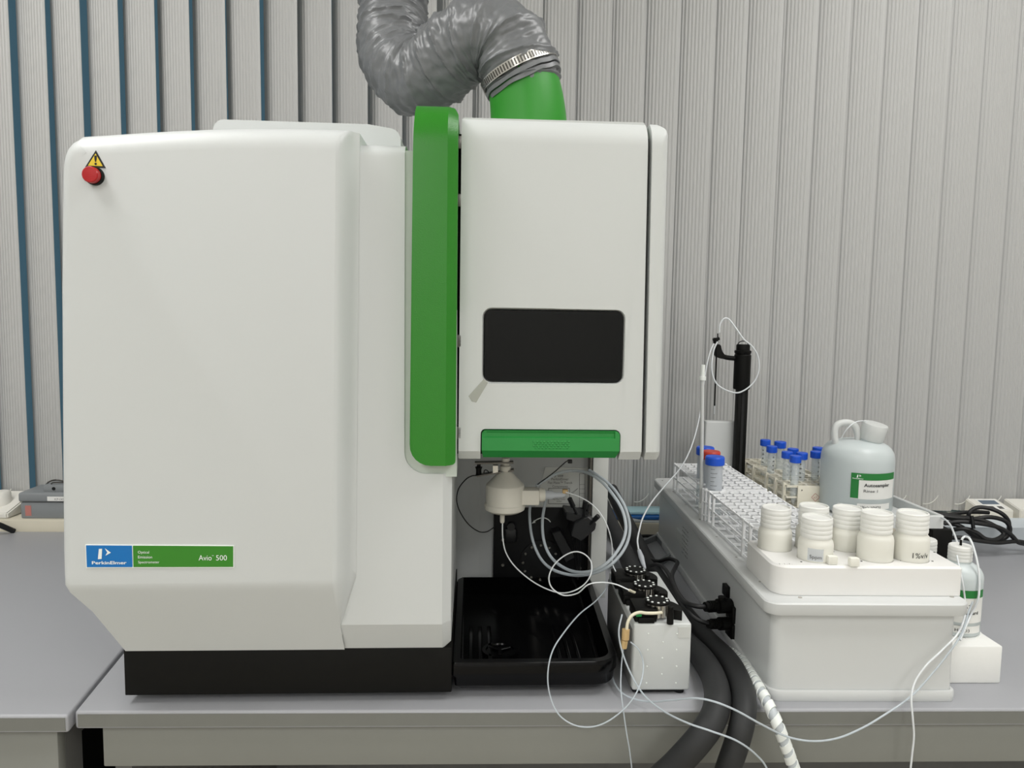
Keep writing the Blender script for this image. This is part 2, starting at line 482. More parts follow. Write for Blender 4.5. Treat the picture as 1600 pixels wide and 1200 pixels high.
for k in range(len(P0)):
    a = P0[max(0, k - 1)]; c = P0[min(len(P0) - 1, k + 1)]; d = (c - a).normalized(); NRM.append(Vector((d.y, -d.x)))
NRM[-1] = Vector((0, -1))
def chm(z): return 0.052 * (zch - z) / (zch - zb) if z < zch else 0.0
b = BM(); NS = 8; rings = []
for q in range(-1, NS + 1):
    ring_ = []
    for p, n_, (wt_, rr) in zip(P0, NRM, W0):
        if q < 0: ring_.append(b.verts.new((p.x, 0.30, p.y))); continue
        th = math.pi / 2 * q / NS; r_ = wt_ * rr
        o_ = p + n_ * (r_ * (1 - math.cos(th)))
        ring_.append(b.verts.new((o_.x, yf + r_ * (1 - math.sin(th)) + chm(o_.y), o_.y)))
    rings.append(ring_)
for q in range(len(rings) - 1):
    for k in range(len(P0) - 1): b.faces.new((rings[q][k], rings[q][k + 1], rings[q + 1][k + 1], rings[q + 1][k]))
inner = rings[-1]
rt0 = b.verts.new((xr_b, yf, zch)); rb0 = b.verts.new((xr_b + 0.006, yf + 0.052, zb))
# front: split at the chamfer line so that both pieces stay planar
kc = min(k for k in range(len(P0)) if inner[k].co.z > zch)
lc = b.verts.new((inner[kc - 1].co.x + (inner[kc].co.x - inner[kc - 1].co.x) * (zch - inner[kc - 1].co.z) / (inner[kc].co.z - inner[kc - 1].co.z), yf, zch))
b.faces.new(inner[kc:] + [rt0, lc]); b.faces.new([lc, rt0, rb0] + inner[:kc])
xl = min(p.x for p in P0)
bmesh.ops.bevel(b, geom=[e for e in b.edges if set(e.verts) == {lc, rt0}], offset=0.008, segments=4, profile=0.5, affect='EDGES')
finish('front_cover', b, 'shell_white', sp, 40)
# slanted right flank of the bulge, rounded edge
ypn = -0.022
b = BM()
rows = [197, 201, 205, 210, 216, 222, 232, 245, 500, 800, 905, 916, 975, 995, 1014]
prev = None
for py in rows:
    zt_ = fil(ztr - LZ(520, py, yf), RT)
    low = 0.0
    z = min(LZ(520, py, yf), ztr)
    if z == ztr: zt_ = RT
    if z < zch: low = 0.052 * (zch - z) / (zch - zb)
    base_x = xr_b + (xr_t - xr_b) * (z - zch) / (ztr - zch) if z >= zch else xr_b + 0.006 * (zch - z) / (zch - zb)
    pts = []
    ks = max(0.02, 1 - low / 0.033)
    for u, dy in ((0.0, 0.0), (0.003, 0.0006), (0.006, 0.003), (0.010, 0.009), (0.0135, 0.017), (0.0165, 0.025), (0.0195, 0.0305), (0.024, 0.0328)):
        y = yf + max(dy, zt_, low)
        pts.append(b.verts.new((base_x + u * ks, y, z)))
    pts.append(b.verts.new((base_x + 0.024 * ks, 0.28, z)))
    if prev:
        for k in range(len(pts) - 1): b.faces.new((prev[k], prev[k + 1], pts[k + 1], pts[k]))
    prev = pts
finish('cover_flank', b, 'shell_white', sp, 60)

# --- recessed panel with the cut-out for the green column
xa = LX(527, 600, ypn); xb2 = LX(705, 850, ypn); zt2 = LZ(590, 227, ypn + 0.018); zc2 = LZ(620, 976, ypn); zb2 = LZ(620, 1015, 0)
xn = LX(632, 450, ypn); znb = LZ(670, 741, ypn)
o2 = rounded([(xa, zb2, 0), (xb2 - 0.012, zb2, 0), (xb2, zb2 + 0.008, 0), (xb2, znb, 0.004), (xn, znb, 0.028), (xn, zt2, 0.0), (xa, zt2, 0)])
def fpan(x, z):
    d = fil(zt2 - z, 0.022)
    if z < zc2: d = max(d, 0.024 * (zc2 - z) / (zc2 - zb2))
    if x > xb2 - 0.011: d = max(d, 0.011 * ((x - (xb2 - 0.011)) / 0.011) + (0.024 * (zc2 - z) / (zc2 - zb2) if z < zc2 else 0))
    if z >= znb - 0.003 and x > xn - 0.004: d = max(d, 0.003)
    return d
b = relief(o2, ypn, 0.30, [xb2 - 0.011] + [xn - 0.004], fcuts(zt2, 0.022, -1, 6) + [zc2, zc2 + 0.002, zb2 + 0.008, znb - 0.003], fpan)
finish('inner_panel', b, 'shell_white', sp, 28)
b = relief(rounded([(xn - 0.002, znb - 0.004, 0.0), (LX(714, 740, 0), znb - 0.004, 0), (LX(714, 300, 0), LZ(714, 240, 0), 0), (xn - 0.002, LZ(640, 240, 0), 0)]), -0.017, 0.05)
finish('column_groove', b, 'groove', sp, 30)

# --- green column
yg = -0.040
gxl_t, gzt = L(649, 166, yg + 0.05); gxl = LX(640, 500, yg); gxr = LX(713, 500, yg); gzb = LZ(670, 728, yg)
o3 = rounded([(gxl, gzb, 0.026), (gxr, gzb, 0.004), (gxr, gzt - 0.014, 0.0), (gxr - 0.006, gzt, 0), (gxl + 0.005, gzt, 0.004), (gxl + 0.0035, gzt - 0.06, 0)])
def fgr(x, z):
    d = fil(gzt - z, 0.055)
    c = gxr - 0.012
    if x > c: d = max(d, (x - c) * 0.9 + d)
    if x < gxl + 0.004: d = d + fil(x - gxl, 0.004)
    return d
b = relief(o3, yg, 0.26, [gxr - 0.012, gxl + 0.004, gxl + 0.001, gxl + 0.002], fcuts(gzt, 0.055, -1, 10), fgr)
finish('green_column', b, 'green_metal', sp, 25)

# --- torch compartment: dark body, door, side frame
yd = 0.0
dxl_t, dzt = L(722, 186, yd + 0.03); dxl_b, dzb = L(716, 719, yd); dxr_t = LX(1014, 196, yd); dxr_b = LX(1003, 715, yd)
sxl_t = LX(1020, 196, yd); sxl_b = LX(1009, 715, yd); sxr_t = LX(1046, 230, yd); sxr_b = LX(1034, 700, yd)
finish('torch_housing', bx(dxl_t - 0.004, sxr_b - 0.004, 0.07, 0.52, dzb + 0.01, dzt - 0.012, 0.006), 'panel_white', sp)
finish('door_gap_shade', bx(dxl_b - 0.006, sxl_b - 0.001, 0.022, 0.07, dzb + 0.004, dzt - 0.02, 0.002), 'dark_gap', sp)  # dark inner box in place of the shade in the gaps round the door
hx0, hzt = L(753, 672, yd); hx1 = LX(968, 674, yd)
g = 0.0015
zdc = LZ(740, 705, yd)
od = rounded([(dxl_b, dzb, 0.002), (hx0 - g, dzb, 0), (hx0 - g, hzt + g, 0.006), (hx1 + g, hzt + g, 0.008), (hx1 + g, dzb, 0), (dxr_b, dzb, 0.003), (dxr_t, dzt, 0.004), (dxl_t, dzt, 0.004)])
def fdoor(x, z):
    d = fil(dzt - z, 0.034)
    if z < zdc: d = max(d, (zdc - z) * 0.9)
    xr = dxr_b + (dxr_t - dxr_b) * (z - dzb) / (dzt - dzb)
    if x > xr - 0.003: d += fil(xr - x, 0.003)
    return d
b = relief(od, yd, 0.022, [], fcuts(dzt, 0.034, -1, 10) + [zdc, zdc + 0.001], fdoor)
wx0, wz1 = L(759, 485.5, yd); wx1, wz0 = L(971, 596.5, yd)
def wcut(e, y0, y1, grow):
    pts = rounded([(wx0 - e, wz0 - e, 0.008 + e), (wx1 + e, wz0 - e, 0.008 + e), (wx1 + e, wz1 + e, 0.008 + e), (wx0 - e, wz1 + e, 0.008 + e)])
    p2 = rounded([(wx0 - e + grow, wz0 - e + grow, 0.008), (wx1 + e - grow, wz0 - e + grow, 0.008), (wx1 + e - grow, wz1 + e - grow, 0.008), (wx0 - e + grow, wz1 + e - grow, 0.008)])
    c = BM(); A = [c.verts.new((x, y0, z)) for x, z in pts]; B = [c.verts.new((x, y1, z)) for x, z in p2]
    c.faces.new(A); c.faces.new(B[::-1]); n = len(A)
    for i in range(n): c.faces.new((A[i], A[(i + 1) % n], B[(i + 1) % n], B[i]))
    bmesh.ops.recalc_face_normals(c, faces=c.faces[:]); return c
bmesh.ops.recalc_face_normals(b, faces=b.faces[:])
b = boolean_cut(b, wcut(0.0045, -0.0015, 0.030, 0.0065))
door = finish('torch_door', b, 'panel_white', sp, 30)
door['label'] = 'white torch compartment door'
pn = BM(); plate(pn, rounded([(wx0 - 0.001, wz0 - 0.001, 0.008), (wx1 + 0.001, wz0 - 0.001, 0.008), (wx1 + 0.001, wz1 + 0.001, 0.008), (wx0 - 0.001, wz1 + 0.001, 0.008)]), 0.0055, 0.012)
finish('window_pane', pn, 'glass_dark', door, 30)['label'] = 'dark glossy viewing window'
# handle
hzb = LZ(860, 717, yd); zh1 = LZ(860, 704, yd); zh2 = LZ(860, 684, yd)
oh = rounded([(hx0 + 0.002, hzb, 0.001), (hx1 - 0.003, hzb, 0.001), (hx1, zh1, 0), (hx1, hzt, 0.006), (hx0, hzt, 0.005), (hx0, zh1, 0)])
def fh(x, z):
    if z < zh1: return (zh1 - z) * 1.1
    if z > zh2 and x > hx0 + 0.006 and x < hx1 - 0.006: return 0.0025 if z < hzt - 0.0035 else 0.0
    return 0.0
b = relief(oh, -0.003, 0.02, [hx0 + 0.006, hx0 + 0.0065, hx1 - 0.006, hx1 - 0.0065], [zh1, zh2, zh2 + 0.0012, hzt - 0.0035, hzt - 0.0047], fh)
hd = finish('handle', b, 'green_handle', door, 30); hd['label'] = 'green grip handle'
b = BM()
for r in range(4):
    for c in range(11 - (r % 2)):
        x, z = L(834 + (r % 2) * 2.8 + c * 5.5, 690.5 + r * 3.2, -0.003)
        lathe(b, [(0.0014, 0), (0.0011, 0.0005), (0.0004, 0.0008)], (0, 0, 0), 8, Matrix.Translation((x, -0.003, z)) @ Matrix.Rotation(math.pi / 2, 4, 'X'))
finish('grip_dots', b, 'green_handle', hd, 40)['kind'] = 'stuff'
# tape scrap
a0 = [L(px, py, -0.0006) for px, py in ((756, 592), (763, 597), (744, 629), (737, 627), (732, 619))]
b = BM(); plate(b, a0, -0.0008, -0.0002); finish('tape_scrap', b, 'tape', door, 0)
# side frame
os_ = rounded([(sxl_b, dzb, 0.002), (sxr_b - 0.004, dzb, 0.0), (sxr_b, dzb + 0.014, 0), (sxr_t, dzt - 0.02, 0.0), (sxr_t - 0.004, dzt - 0.010, 0.0), (sxr_t - 0.012, dzt - 0.003, 0), (sxl_t, dzt - 0.002, 0.002)])
def fside(x, z):
    d = fil(dzt - z, 0.034)
    if z < zdc: d = max(d, (zdc - z) * 0.9)
    xr = sxr_b + (sxr_t - sxr_b) * (z - dzb) / (dzt - dzb)
    return max(d, fil(xr - x, 0.012))
b = relief(os_, yd, 0.07, [sxr_b + k * 0.002 - 0.012 for k in range(12)], fcuts(dzt, 0.034, -1, 10) + [zdc], fside)
finish('side_frame', b, 'panel_white', sp, 30)
for py in (222, 312, 530, 672):
    x, z = L(716.5, py, 0.01); finish('hinge_pin', bx(x - 0.003, x + 0.004, 0.0, 0.03, z - 0.010, z + 0.006, 0.001), 'dark_steel', sp)

# --- top hump, green exhaust collar
def hump():
    yl = 0.22
    x0, z1 = L(330, 186, yl); x1 = LX(627, 215, yl); z0 = LZ(400, 232, 0.05) - 0.01
    pts = rounded([(x0, z0, 0), (x1, z0, 0), (x1 - 0.001, LZ(620, 203, yl), 0.018), (LX(575, 195, yl), LZ(575, 194, yl), 0.05), (x0 + 0.003, z1, 0.016)], 8)
    b = relief(pts, yl, 0.55)
    return b
finish('top_hump', hump(), 'shell_white', sp, 40)
finish('rear_body', bx(xl + 0.02, LX(700, 600, 0), 0.06, 0.60, zb + 0.01, LZ(400, 232, 0.05), 0.02), 'shell_white', sp)

# --- black base and feet
bxl = 0.0
xt = LX(706, 1040, 0.0)
finish('base', bx(bxl, xt, 0.0, 0.56, 0.012, 0.074, 0.0015), 'black_plastic', sp)
for fx in (0.14, 0.40):
    finish('foot', lathe(BM(), [(0.018, 0), (0.018, 0.012)], (fx, 0.05, 0.0), 20), 'black_matte', sp)
for fx in (0.02, 0.60):
    finish('foot', lathe(BM(), [(0.018, 0), (0.018, 0.012)], (fx, 0.50, 0.0), 20), 'black_matte', sp)

# --- drip tray
zr = 0.052; tx1 = LX(953, 1000, 0.08); ty1 = 0.333
def ring(inset, z, r=0.035, xo=0.0):
    pts = rounded([(xt + min(inset, 0.012), 0.002 + inset, 0.004), (tx1 - inset, 0.002 + inset, max(0.006, r - inset)), (tx1 - inset + 0.01, ty1, 0.0), (xt + min(inset, 0.012), ty1, 0.0)], 8)
    return [(x, y, z) for x, y in pts]
b = BM(); prev = None
prof = [(0.010, 0.012), (0.004, 0.018), (0.003, 0.030), (0.0, 0.034), (0.0, zr - 0.003), (0.0015, zr), (0.011, zr), (0.0125, zr - 0.003), (0.018, 0.024), (0.024, 0.020)]
for ins, z in prof:
    R_ = [b.verts.new(p) for p in ring(ins, z)]
    if prev:
        for k in range(len(R_)): b.faces.new((prev[k], prev[(k + 1) % len(R_)], R_[(k + 1) % len(R_)], R_[k]))
    else: b.faces.new(R_[::-1])
    prev = R_
b.faces.new(prev)
tray = finish('drip_tray', b, 'black_gloss', sp, 40)
for k in range(3):
    x = xt + 0.022 + 0.014 * k; finish('rib', bx(x, x + 0.006, 0.05, 0.19, 0.019, 0.0235, 0.001), 'black_gloss', tray)
for k in range(3):
    x = tx1 - 0.075 + 0.014 * k; finish('rib', bx(x, x + 0.005, 0.05, 0.19, 0.019, 0.0235, 0.001), 'black_gloss', tray)
dc = (LX(779, 1012, 0.10) + 0.002, 0.105)
dr = finish('drain', lathe(BM(), [(0.026, 0.019), (0.026, 0.0235), (0.021, 0.0235), (0.020, 0.0215), (0.002, 0.0213)], (dc[0], dc[1], 0), 28), 'black_gloss', tray)
for k in range(3):
    M = Matrix.Translation((dc[0], dc[1], 0)) @ Matrix.Rotation(k * 2.094 + 0.5, 4, 'Z')
    finish('drain_arm', box(BM(), 0, 0.018, -0.003, 0.003, 0.0213, 0.0245, 0.0008, 1, M), 'black_gloss', dr)

# --- sample cavity
yk = 0.345
cz1 = dzb + 0.03
finish('cavity_wall', bx(xt - 0.01, LX(928, 800, yk), yk, yk + 0.01, 0.04, cz1), 'cavity_grey', sp, 0)
b = BM()
prof = [(xt - 0.002, 0.03)] + [(xt - 0.002 + 0.04 * (1 - math.cos(a)), yk - 0.04 + 0.04 * math.sin(a)) for a in [math.pi / 2 * k / 8 for k in range(9)]]
for i in range(len(prof) - 1):
    (x0, y0), (x1, y1) = prof[i], prof[i + 1]
    b.faces.new([b.verts.new(p) for p in ((x0, y0, 0.05), (x1, y1, 0.05), (x1, y1, cz1), (x0, y0, cz1))])
bmesh.ops.remove_doubles(b, verts=b.verts[:], dist=1e-5)
bmesh.ops.solidify(b, geom=b.faces[:], thickness=0.002)
finish('cavity_left_wall', b, 'cavity_grey', sp, 40)
rx = LX(948.5, 820, 0.315)
finish('right_pillar', bx(LX(924.5, 820, 0.315), rx, 0.315, yk + 0.01, 0.02, cz1, 0.0012), 'pillar_grey', sp)
finish('corner_shade', bx(LX(921.5, 760, 0.318), LX(924.4, 760, 0.318), 0.318, yk, 0.06, cz1), 'dark_steel', sp, 0)  # dark strip stands in for shade in the corner gap beside the pillar
finish('rear_chassis', bx(xt, rx, yk + 0.01, 0.56, 0.012, cz1), 'cavity_grey', sp, 0)
finish('compartment_floor', bx(xt - 0.01, rx + 0.01, 0.2, 0.5, cz1 - 0.005, cz1 + 0.004), 'cavity_grey', sp, 0)
# black plate
ypl = yk - 0.008
bx0, bz1 = L(772, 794, ypl); bx1 = LX(921, 794, ypl)
plt = finish('black_plate', bx(bx0, bx1, ypl, yk, 0.03, bz1, 0.001), 'black_matte', sp)
cxp, czp = L(844, 879, ypl)
def disc(px, py, r, y, dep, m, nm, par, seg=24, sc=1.0):
    x, z = L(px, py, y)
    return finish(nm, lathe(BM(), [(r, 0), (r, dep * 0.7), (r * 0.85, dep)], (0, 0, 0), seg, Matrix.Translation((x, y, z)) @ Matrix.Rotation(math.pi / 2, 4, 'X')), m, par)
disc(848, 879, 0.041, ypl, 0.004, 'black_matte', 'rotor_disc', plt, 40)
for px, py in ((831, 855), (845, 852), (858, 855.5), (868, 865), (821, 865), (817, 879), (820, 892), (830, 901.5), (843.5, 905.5), (857, 903), (867, 893)):
    disc(px, py, 0.0026, ypl - 0.004, 0.002, 'steel', 'bolt', plt, 10)
for px, py in ((785.5, 882.5), (906, 887), (785.5, 843)): disc(px, py, 0.0032, ypl, 0.003, 'steel', 'bolt', plt, 12)
ar = [L(px, py, ypl) for px, py in ((834, 816), (838, 812), (846, 809), (852, 809.5), (857, 812), (860, 815.5))]
b = BM(); tube(b, [(x, ypl - 0.001, z) for x, z in ar], 0.0009, 6, 5)
hx_, hz_ = ar[0]; poly(b, [(hx_ - 0.0035, ypl - 0.001, hz_ - 0.002), (hx_ + 0.003, ypl - 0.001, hz_ - 0.0005), (hx_ + 0.001, ypl - 0.001, hz_ + 0.0045)])
finish('arrow_mark', b, 'print_white', plt, 60)
x, z = L(798, 828, ypl); b = bx(x - 0.011, x + 0.010, ypl - 0.014, ypl, z - 0.020, z + 0.006, 0.004); lathe(b, [(0.007, 0), (0.007, 0.012)], (0, 0, 0), 16, Matrix.Translation((x, ypl - 0.002, z + 0.009)) @ Matrix.Rotation(math.pi / 2, 4, 'X'))
finish('latch_bracket', b, 'clamp_black', plt)
# clamp mechanism with thumbscrews
ym = ypl - 0.05
def slab(pxs, y0, y1, m, nm, par, bev=0.0015):
    b = BM(); plate(b, [L(a, c, y0) for a, c in pxs], y0, y1); bmesh.ops.recalc_face_normals(b, faces=b.faces[:])
    bmesh.ops.bevel(b, geom=b.edges[:], offset=bev, segments=1, affect='EDGES'); return finish(nm, b, m, par, 30)
cl = slab([(884, 800), (900, 802), (921, 808), (921, 818), (898, 817), (884, 812)], ym, ypl, 'clamp_black', 'clamp_arm', plt)
slab([(897, 818), (919, 807), (932, 818), (930, 828), (908, 846), (892, 838)], ym - 0.012, ypl - 0.01, 'clamp_black', 'clamp_body', plt)
slab([(862, 834), (876, 829), (898, 872), (884, 880)], ym + 0.02, ypl, 'clamp_black', 'clamp_lever', plt)
def knob(p0, p1, y0, y1, r, nm='thumbscrew'):
    a = L(*p0, y0); c = L(*p1, y1); A = Vector((a[0], y0, a[1])); C_ = Vector((c[0], y1, c[1]))
    b = BM(); mid = A.lerp(C_, 0.5); rod(b, A, mid, r * 0.55, 12); rod(b, mid, C_, r, 12); finish(nm, b, 'clamp_black', plt, 40)
knob((901, 803), (890, 779), ym, ym - 0.01, 0.0042); knob((912, 806), (915, 783), ym, ym - 0.008, 0.0046); knob((917, 806), (921, 788), ym, ym, 0.0025)
knob((922, 819), (935, 806), ym - 0.01, ym - 0.02, 0.0042)
b = BM()
for pts in ([(893, 836), (898, 865), (902, 905)], [(899, 840), (903, 868), (903, 905)], [(905, 842), (907, 868), (905, 900)]):
    tube(b, [(LX(a, c, ym + 0.03), ym + 0.03, LZ(a, c, ym + 0.03)) for a, c in pts], 0.0012, 6, 6)
finish('thin_leads', b, 'black_matte', plt, 60)
# printed instruction label
yL = yk - 0.0015
lb = BM(); q = [L(*p, yL) for p in ((852, 730), (919, 731), (919, 793), (836, 792))]
plate(lb, q, yL, yk); lbo = finish('instruction_label', lb, 'pillar_grey', sp, 0)
b = BM(); yT = yL - 0.0004
for s, px, py, wd in (('only use', 869, 745, 22), ('PerkinElmer', 875, 750.5, 27), ('Flat Plate\u2122 Torch', 875, 756, 38), ('Components', 875, 761.5, 24)):
    x, z = L(px, py, yT); wdt = LX(px + wd / 2, py, yT) - LX(px - wd / 2, py, yT)
    text(b, s, lambda u, v: (x + u, yT, z + v), width=wdt, align='C')
for s, px, py, wd in (('PerkinElmer', 873.5, 778.5, 17), ('Flat Plate Torch', 873.5, 781.2, 19), ('System', 873.5, 784, 8)):
    x, z = L(px, py, yT); wdt = LX(px + wd / 2, py, yT) - LX(px - wd / 2, py, yT)
    text(b, s, lambda u, v: (x + u, yT, z + v), width=wdt, align='C')
finish('lettering', b, 'print_grey', lbo, 0)
b = BM()
def frame_px(b, p, th, y):
    pts = [Vector((L(*q, y)[0], y, L(*q, y)[1])) for q in p]
    for i in range(len(pts)): rod(b, pts[i], pts[(i + 1) % len(pts)], th, 4)
frame_px(b, [(857, 763), (890, 763), (890, 787), (857, 787)], 0.0005, yT)
frame_px(b, [(905.5, 740), (914, 740), (914, 793), (905.5, 793)], 0.0004, yT)
for py in (757, 764, 771, 783): frame_px(b, [(905.5, py), (914, py)], 0.0003, yT)
frame_px(b, [(893, 770), (903, 763), (895, 771)], 0.0003, yT)
finish('diagram', b, 'print_grey', lbo, 0)

# --- warning sign, emergency button, name plate
yw = yf - 0.0008
tri = [L(*p, yw) for p in ((149.5, 235), (165, 262.5), (133, 261))]
b = BM(); plate(b, tri, yw, yf + 0.004); ws = finish('warning_sign', b, 'sign_black', sp, 0); ws['label'] = 'yellow warning triangle with exclamation mark'
c0 = Vector((sum(p[0] for p in tri) / 3, sum(p[1] for p in tri) / 3))
b = BM(); plate(b, [tuple(c0 + (Vector(p) - c0) * 0.72) for p in tri], yw - 0.0004, yw); finish('yellow_field', b, 'sign_yellow', ws, 0)
def flat(pxs, y, m, nm, par, dep=0.0004):
    b = BM(); plate(b, [L(a, c, y) for a, c in pxs], y, y + dep); return finish(nm, b, m, par, 0)
flat([(147.2, 243), (151.2, 243), (150.8, 249), (149.8, 253), (148.6, 253), (147.6, 249)], yw - 0.0008, 'sign_black', 'exclamation_bar', ws)
flat([(147.6, 255), (148.8, 254.2), (150, 254.2), (151, 255.2), (151, 256.8), (150, 257.8), (148.8, 257.8), (147.6, 256.8)], yw - 0.0008, 'sign_black', 'exclamation_dot', ws)
x, z = L(149, 275.5, yf)
RXm = Matrix.Translation((x, yf, z)) @ Matrix.Rotation(math.pi / 2, 4, 'X')
bt = finish('emergency_button', lathe(BM(), [(0.0106, -0.004), (0.0106, 0.003), (0.0100, 0.006), (0.0090, 0.006)], (0, 0, 0), 28, RXm), 'black_plastic', sp)
finish('red_cap', lathe(BM(), [(0.0092, 0.005), (0.0092, 0.0125), (0.0082, 0.0138), (0.0005, 0.0142)], (0, 0, 0), 28, RXm), 'button_red', bt, 30)['label'] = 'red push cap'
P4 = [L(*p, yf) for p in ((134, 850.5), (366, 852), (366, 886.5), (135.5, 887))]
def pl_uv(u, v, y):      # u to the right, v down, 0..1
    a = Vector(P4[0]).lerp(Vector(P4[1]), u); c = Vector(P4[3]).lerp(Vector(P4[2]), u); p = a.lerp(c, v); return (p.x, y, p.y)
def pl_rect(u0, v0, u1, v1, y, m, nm, par):
    b = BM(); plate(b, [(pl_uv(u, v, y)[0], pl_uv(u, v, y)[2]) for u, v in ((u0, v0), (u1, v0), (u1, v1), (u0, v1))], y, y + 0.0012); return finish(nm, b, m, par, 0)
npl = pl_rect(0, 0, 1, 1, yf - 0.0012, 'print_white', 'name_plate', sp); npl['label'] = 'blue and green name plate'
pl_rect(0.006, 0.03, 0.312, 0.96, yf - 0.0017, 'plate_blue', 'blue_field', npl)
pl_rect(0.319, 0.03, 0.995, 0.96, yf - 0.0017, 'plate_green', 'green_field', npl)
yT = yf - 0.0021
b = BM()
def ptext(s, u, v, wd, ht=None, bold=False, al='L'):
    o = pl_uv(u, v, yT); full = P4[1][0] - P4[0][0]
    text(b, s, lambda a, c: (o[0] + a, yT, o[2] + c), width=wd * full if wd else None, height=ht, align=al, bold=bold)
ptext('PerkinElmer', 0.042, 0.83, 0.232, 0.0038, True)
for i, s in enumerate(('Optical', 'Emission', 'Spectrometer')): ptext(s, 0.353, 0.36 + 0.215 * i, (0.075, 0.095, 0.142)[i])
ptext('Avio', 0.762, 0.66, 0.088, 0.0066); ptext('\u2122', 0.852, 0.50, 0.012); ptext('500', 0.880, 0.66, 0.074, 0.0066)
def quad(pts): poly(b, [pl_uv(u, v, yT) for u, v in pts])
quad([(0.092, 0.17), (0.114, 0.16), (0.108, 0.60), (0.083, 0.61)])
quad([(0.132, 0.14), (0.172, 0.33), (0.147, 0.32)]); quad([(0.172, 0.33), (0.134, 0.46), (0.147, 0.32)])
finish('lettering', b, 'print_white', npl, 0)

# --- green exhaust collar on the torch housing
yE = 0.22
def W2L(p): d = Vector(p) - IO; return Vector((d.dot(IX), d.dot(IYD), d.z))
def LP(px, py, yl): x, z = L(px, py, yl); return Vector((x, yl, z))
cen = [LP(826, 215, yE), LP(825.5, 185, yE), LP(823, 160, yE), LP(819, 138, yE), LP(812, 112, yE)]
pts = catmull(cen, 6); n = len(pts)
b = BM(); sweep(b, pts, [0.0590 - 0.0055 * (i / (n - 1)) for i in range(n)], 40)
finish('exhaust_collar', b, 'green_duct', sp, 40)['label'] = 'green exhaust elbow'

# ================================================================== exhaust duct
YD0 = IO.y + 0.228
dpath = [(820, 141, YD0), (815, 122, YD0), (806, 92, YD0), (788, 66, YD0 + 0.005), (758, 56, YD0 + 0.015), (724, 72, YD0 + 0.035), (690, 101, YD0 + 0.06), (660, 121, YD0 + 0.085),
         (633, 113, YD0 + 0.12), (618, 84, YD0 + 0.165), (614, 46, YD0 + 0.20), (615, 0, YD0 + 0.22), (616, -60, YD0 + 0.23), (616, -160, YD0 + 0.235), (616, -330, YD0 + 0.235), (616, -560, YD0 + 0.235)]
pts = catmull(pix(dpath), 26)
arc = [0.0]
for i in range(1, len(pts)): arc.append(arc[-1] + (pts[i] - pts[i - 1]).length)
RD = 0.0585
def curvature(i):
    a, b_, c = pts[max(i - 4, 0)], pts[i], pts[min(i + 4, len(pts) - 1)]
    return c + a - 2 * b_
def drf(i, a, p):
    s = arc[i]
    ph = (s / 0.031 + a / (2 * math.pi)) % 1.0              # helical wire
    rib = math.exp(-((min(ph, 1 - ph)) / 0.05) ** 2) * 0.05
    sag = -0.05 * math.sin(math.pi * ph)
    q = Vector((p.x * 26, p.y * 26, p.z * 26))
    wr = noise.noise(q + Vector((0, 0, s * 30))) * 0.07 + (0.5 - abs(noise.noise(q * 2.3))) * 0.09 + (0.4 - abs(noise.noise(q * 4.5))) * 0.03
    k = curvature(i); d = (p - pts[i]).normalized()
    inner = max(0.0, d.dot(k)) * 260
    pl = math.sin(s * 2 * math.pi / 0.0105 + 2.5 * noise.noise(q * 0.8)) * 0.035 * min(1.3, 0.3 + inner)
    return 1.0 + rib + sag + wr + pl
dt = wthing('exhaust_duct', 'wrinkled grey flexible exhaust duct rising from the green elbow', 'duct', pts[0])
RDL = [RD * (0.90 + 0.10 * min(1.0, s_ / 0.03)) for s_ in arc]
b = BM(); sweep(b, pts, RDL, 72, True, drf); finish('hose', b, 'duct_fabric', dt, 60)
ax = (PY(795, 77, YD0) - PY(815, 122, YD0)).normalized()
cc = PY(811, 112, YD0)
def band(c, ax, r0, r1, w_, seg=56):
    b = BM(); M = Matrix.Translation(c) @ ax.to_track_quat('Z', 'Y').to_matrix().to_4x4()
    lathe(b, [(r0, -w_ / 2), (r1, -w_ / 2), (r1, w_ / 2), (r0, w_ / 2), (r0, -w_ / 2)], (0, 0, 0), seg, M, cap=False); return b, M
b, M = band(cc, ax, RD * 0.98, RD * 1.05, 0.0125)
cb = finish('clamp_band', b, 'steel', dt, 40)
a_front = max([math.radians(q_) for q_ in range(0, 360, 3)], key=lambda q_: -(M.to_3x3() @ Vector((math.cos(q_), math.sin(q_), 0))).y)
b = BM()
for k in range(26):
    a = a_front - math.radians(8) + math.radians((k - 13) * 4.4)
    box(b, RD * 1.045, RD * 1.058, -0.0012, 0.0012, -0.0045, 0.0045, 0, 1, M @ Matrix.Rotation(a, 4, 'Z'))
finish('worm_teeth', b, 'dark_steel', cb, 0)['kind'] = 'stuff'
for kk, off in enumerate((-0.013, -0.021)):
    b, M = band(cc + ax * off, ax, RD * 0.92, RD * 1.045 - 0.002 * kk, 0.006); 
    for v in b.verts: v.co += Vector((noise.noise(v.co * 40), noise.noise(v.co * 40 + Vector((9, 0, 0))), noise.noise(v.co * 40 + Vector((0, 9, 0))))) * 0.003
    finish('cuff_fold', b, 'duct_fabric', dt, 60)

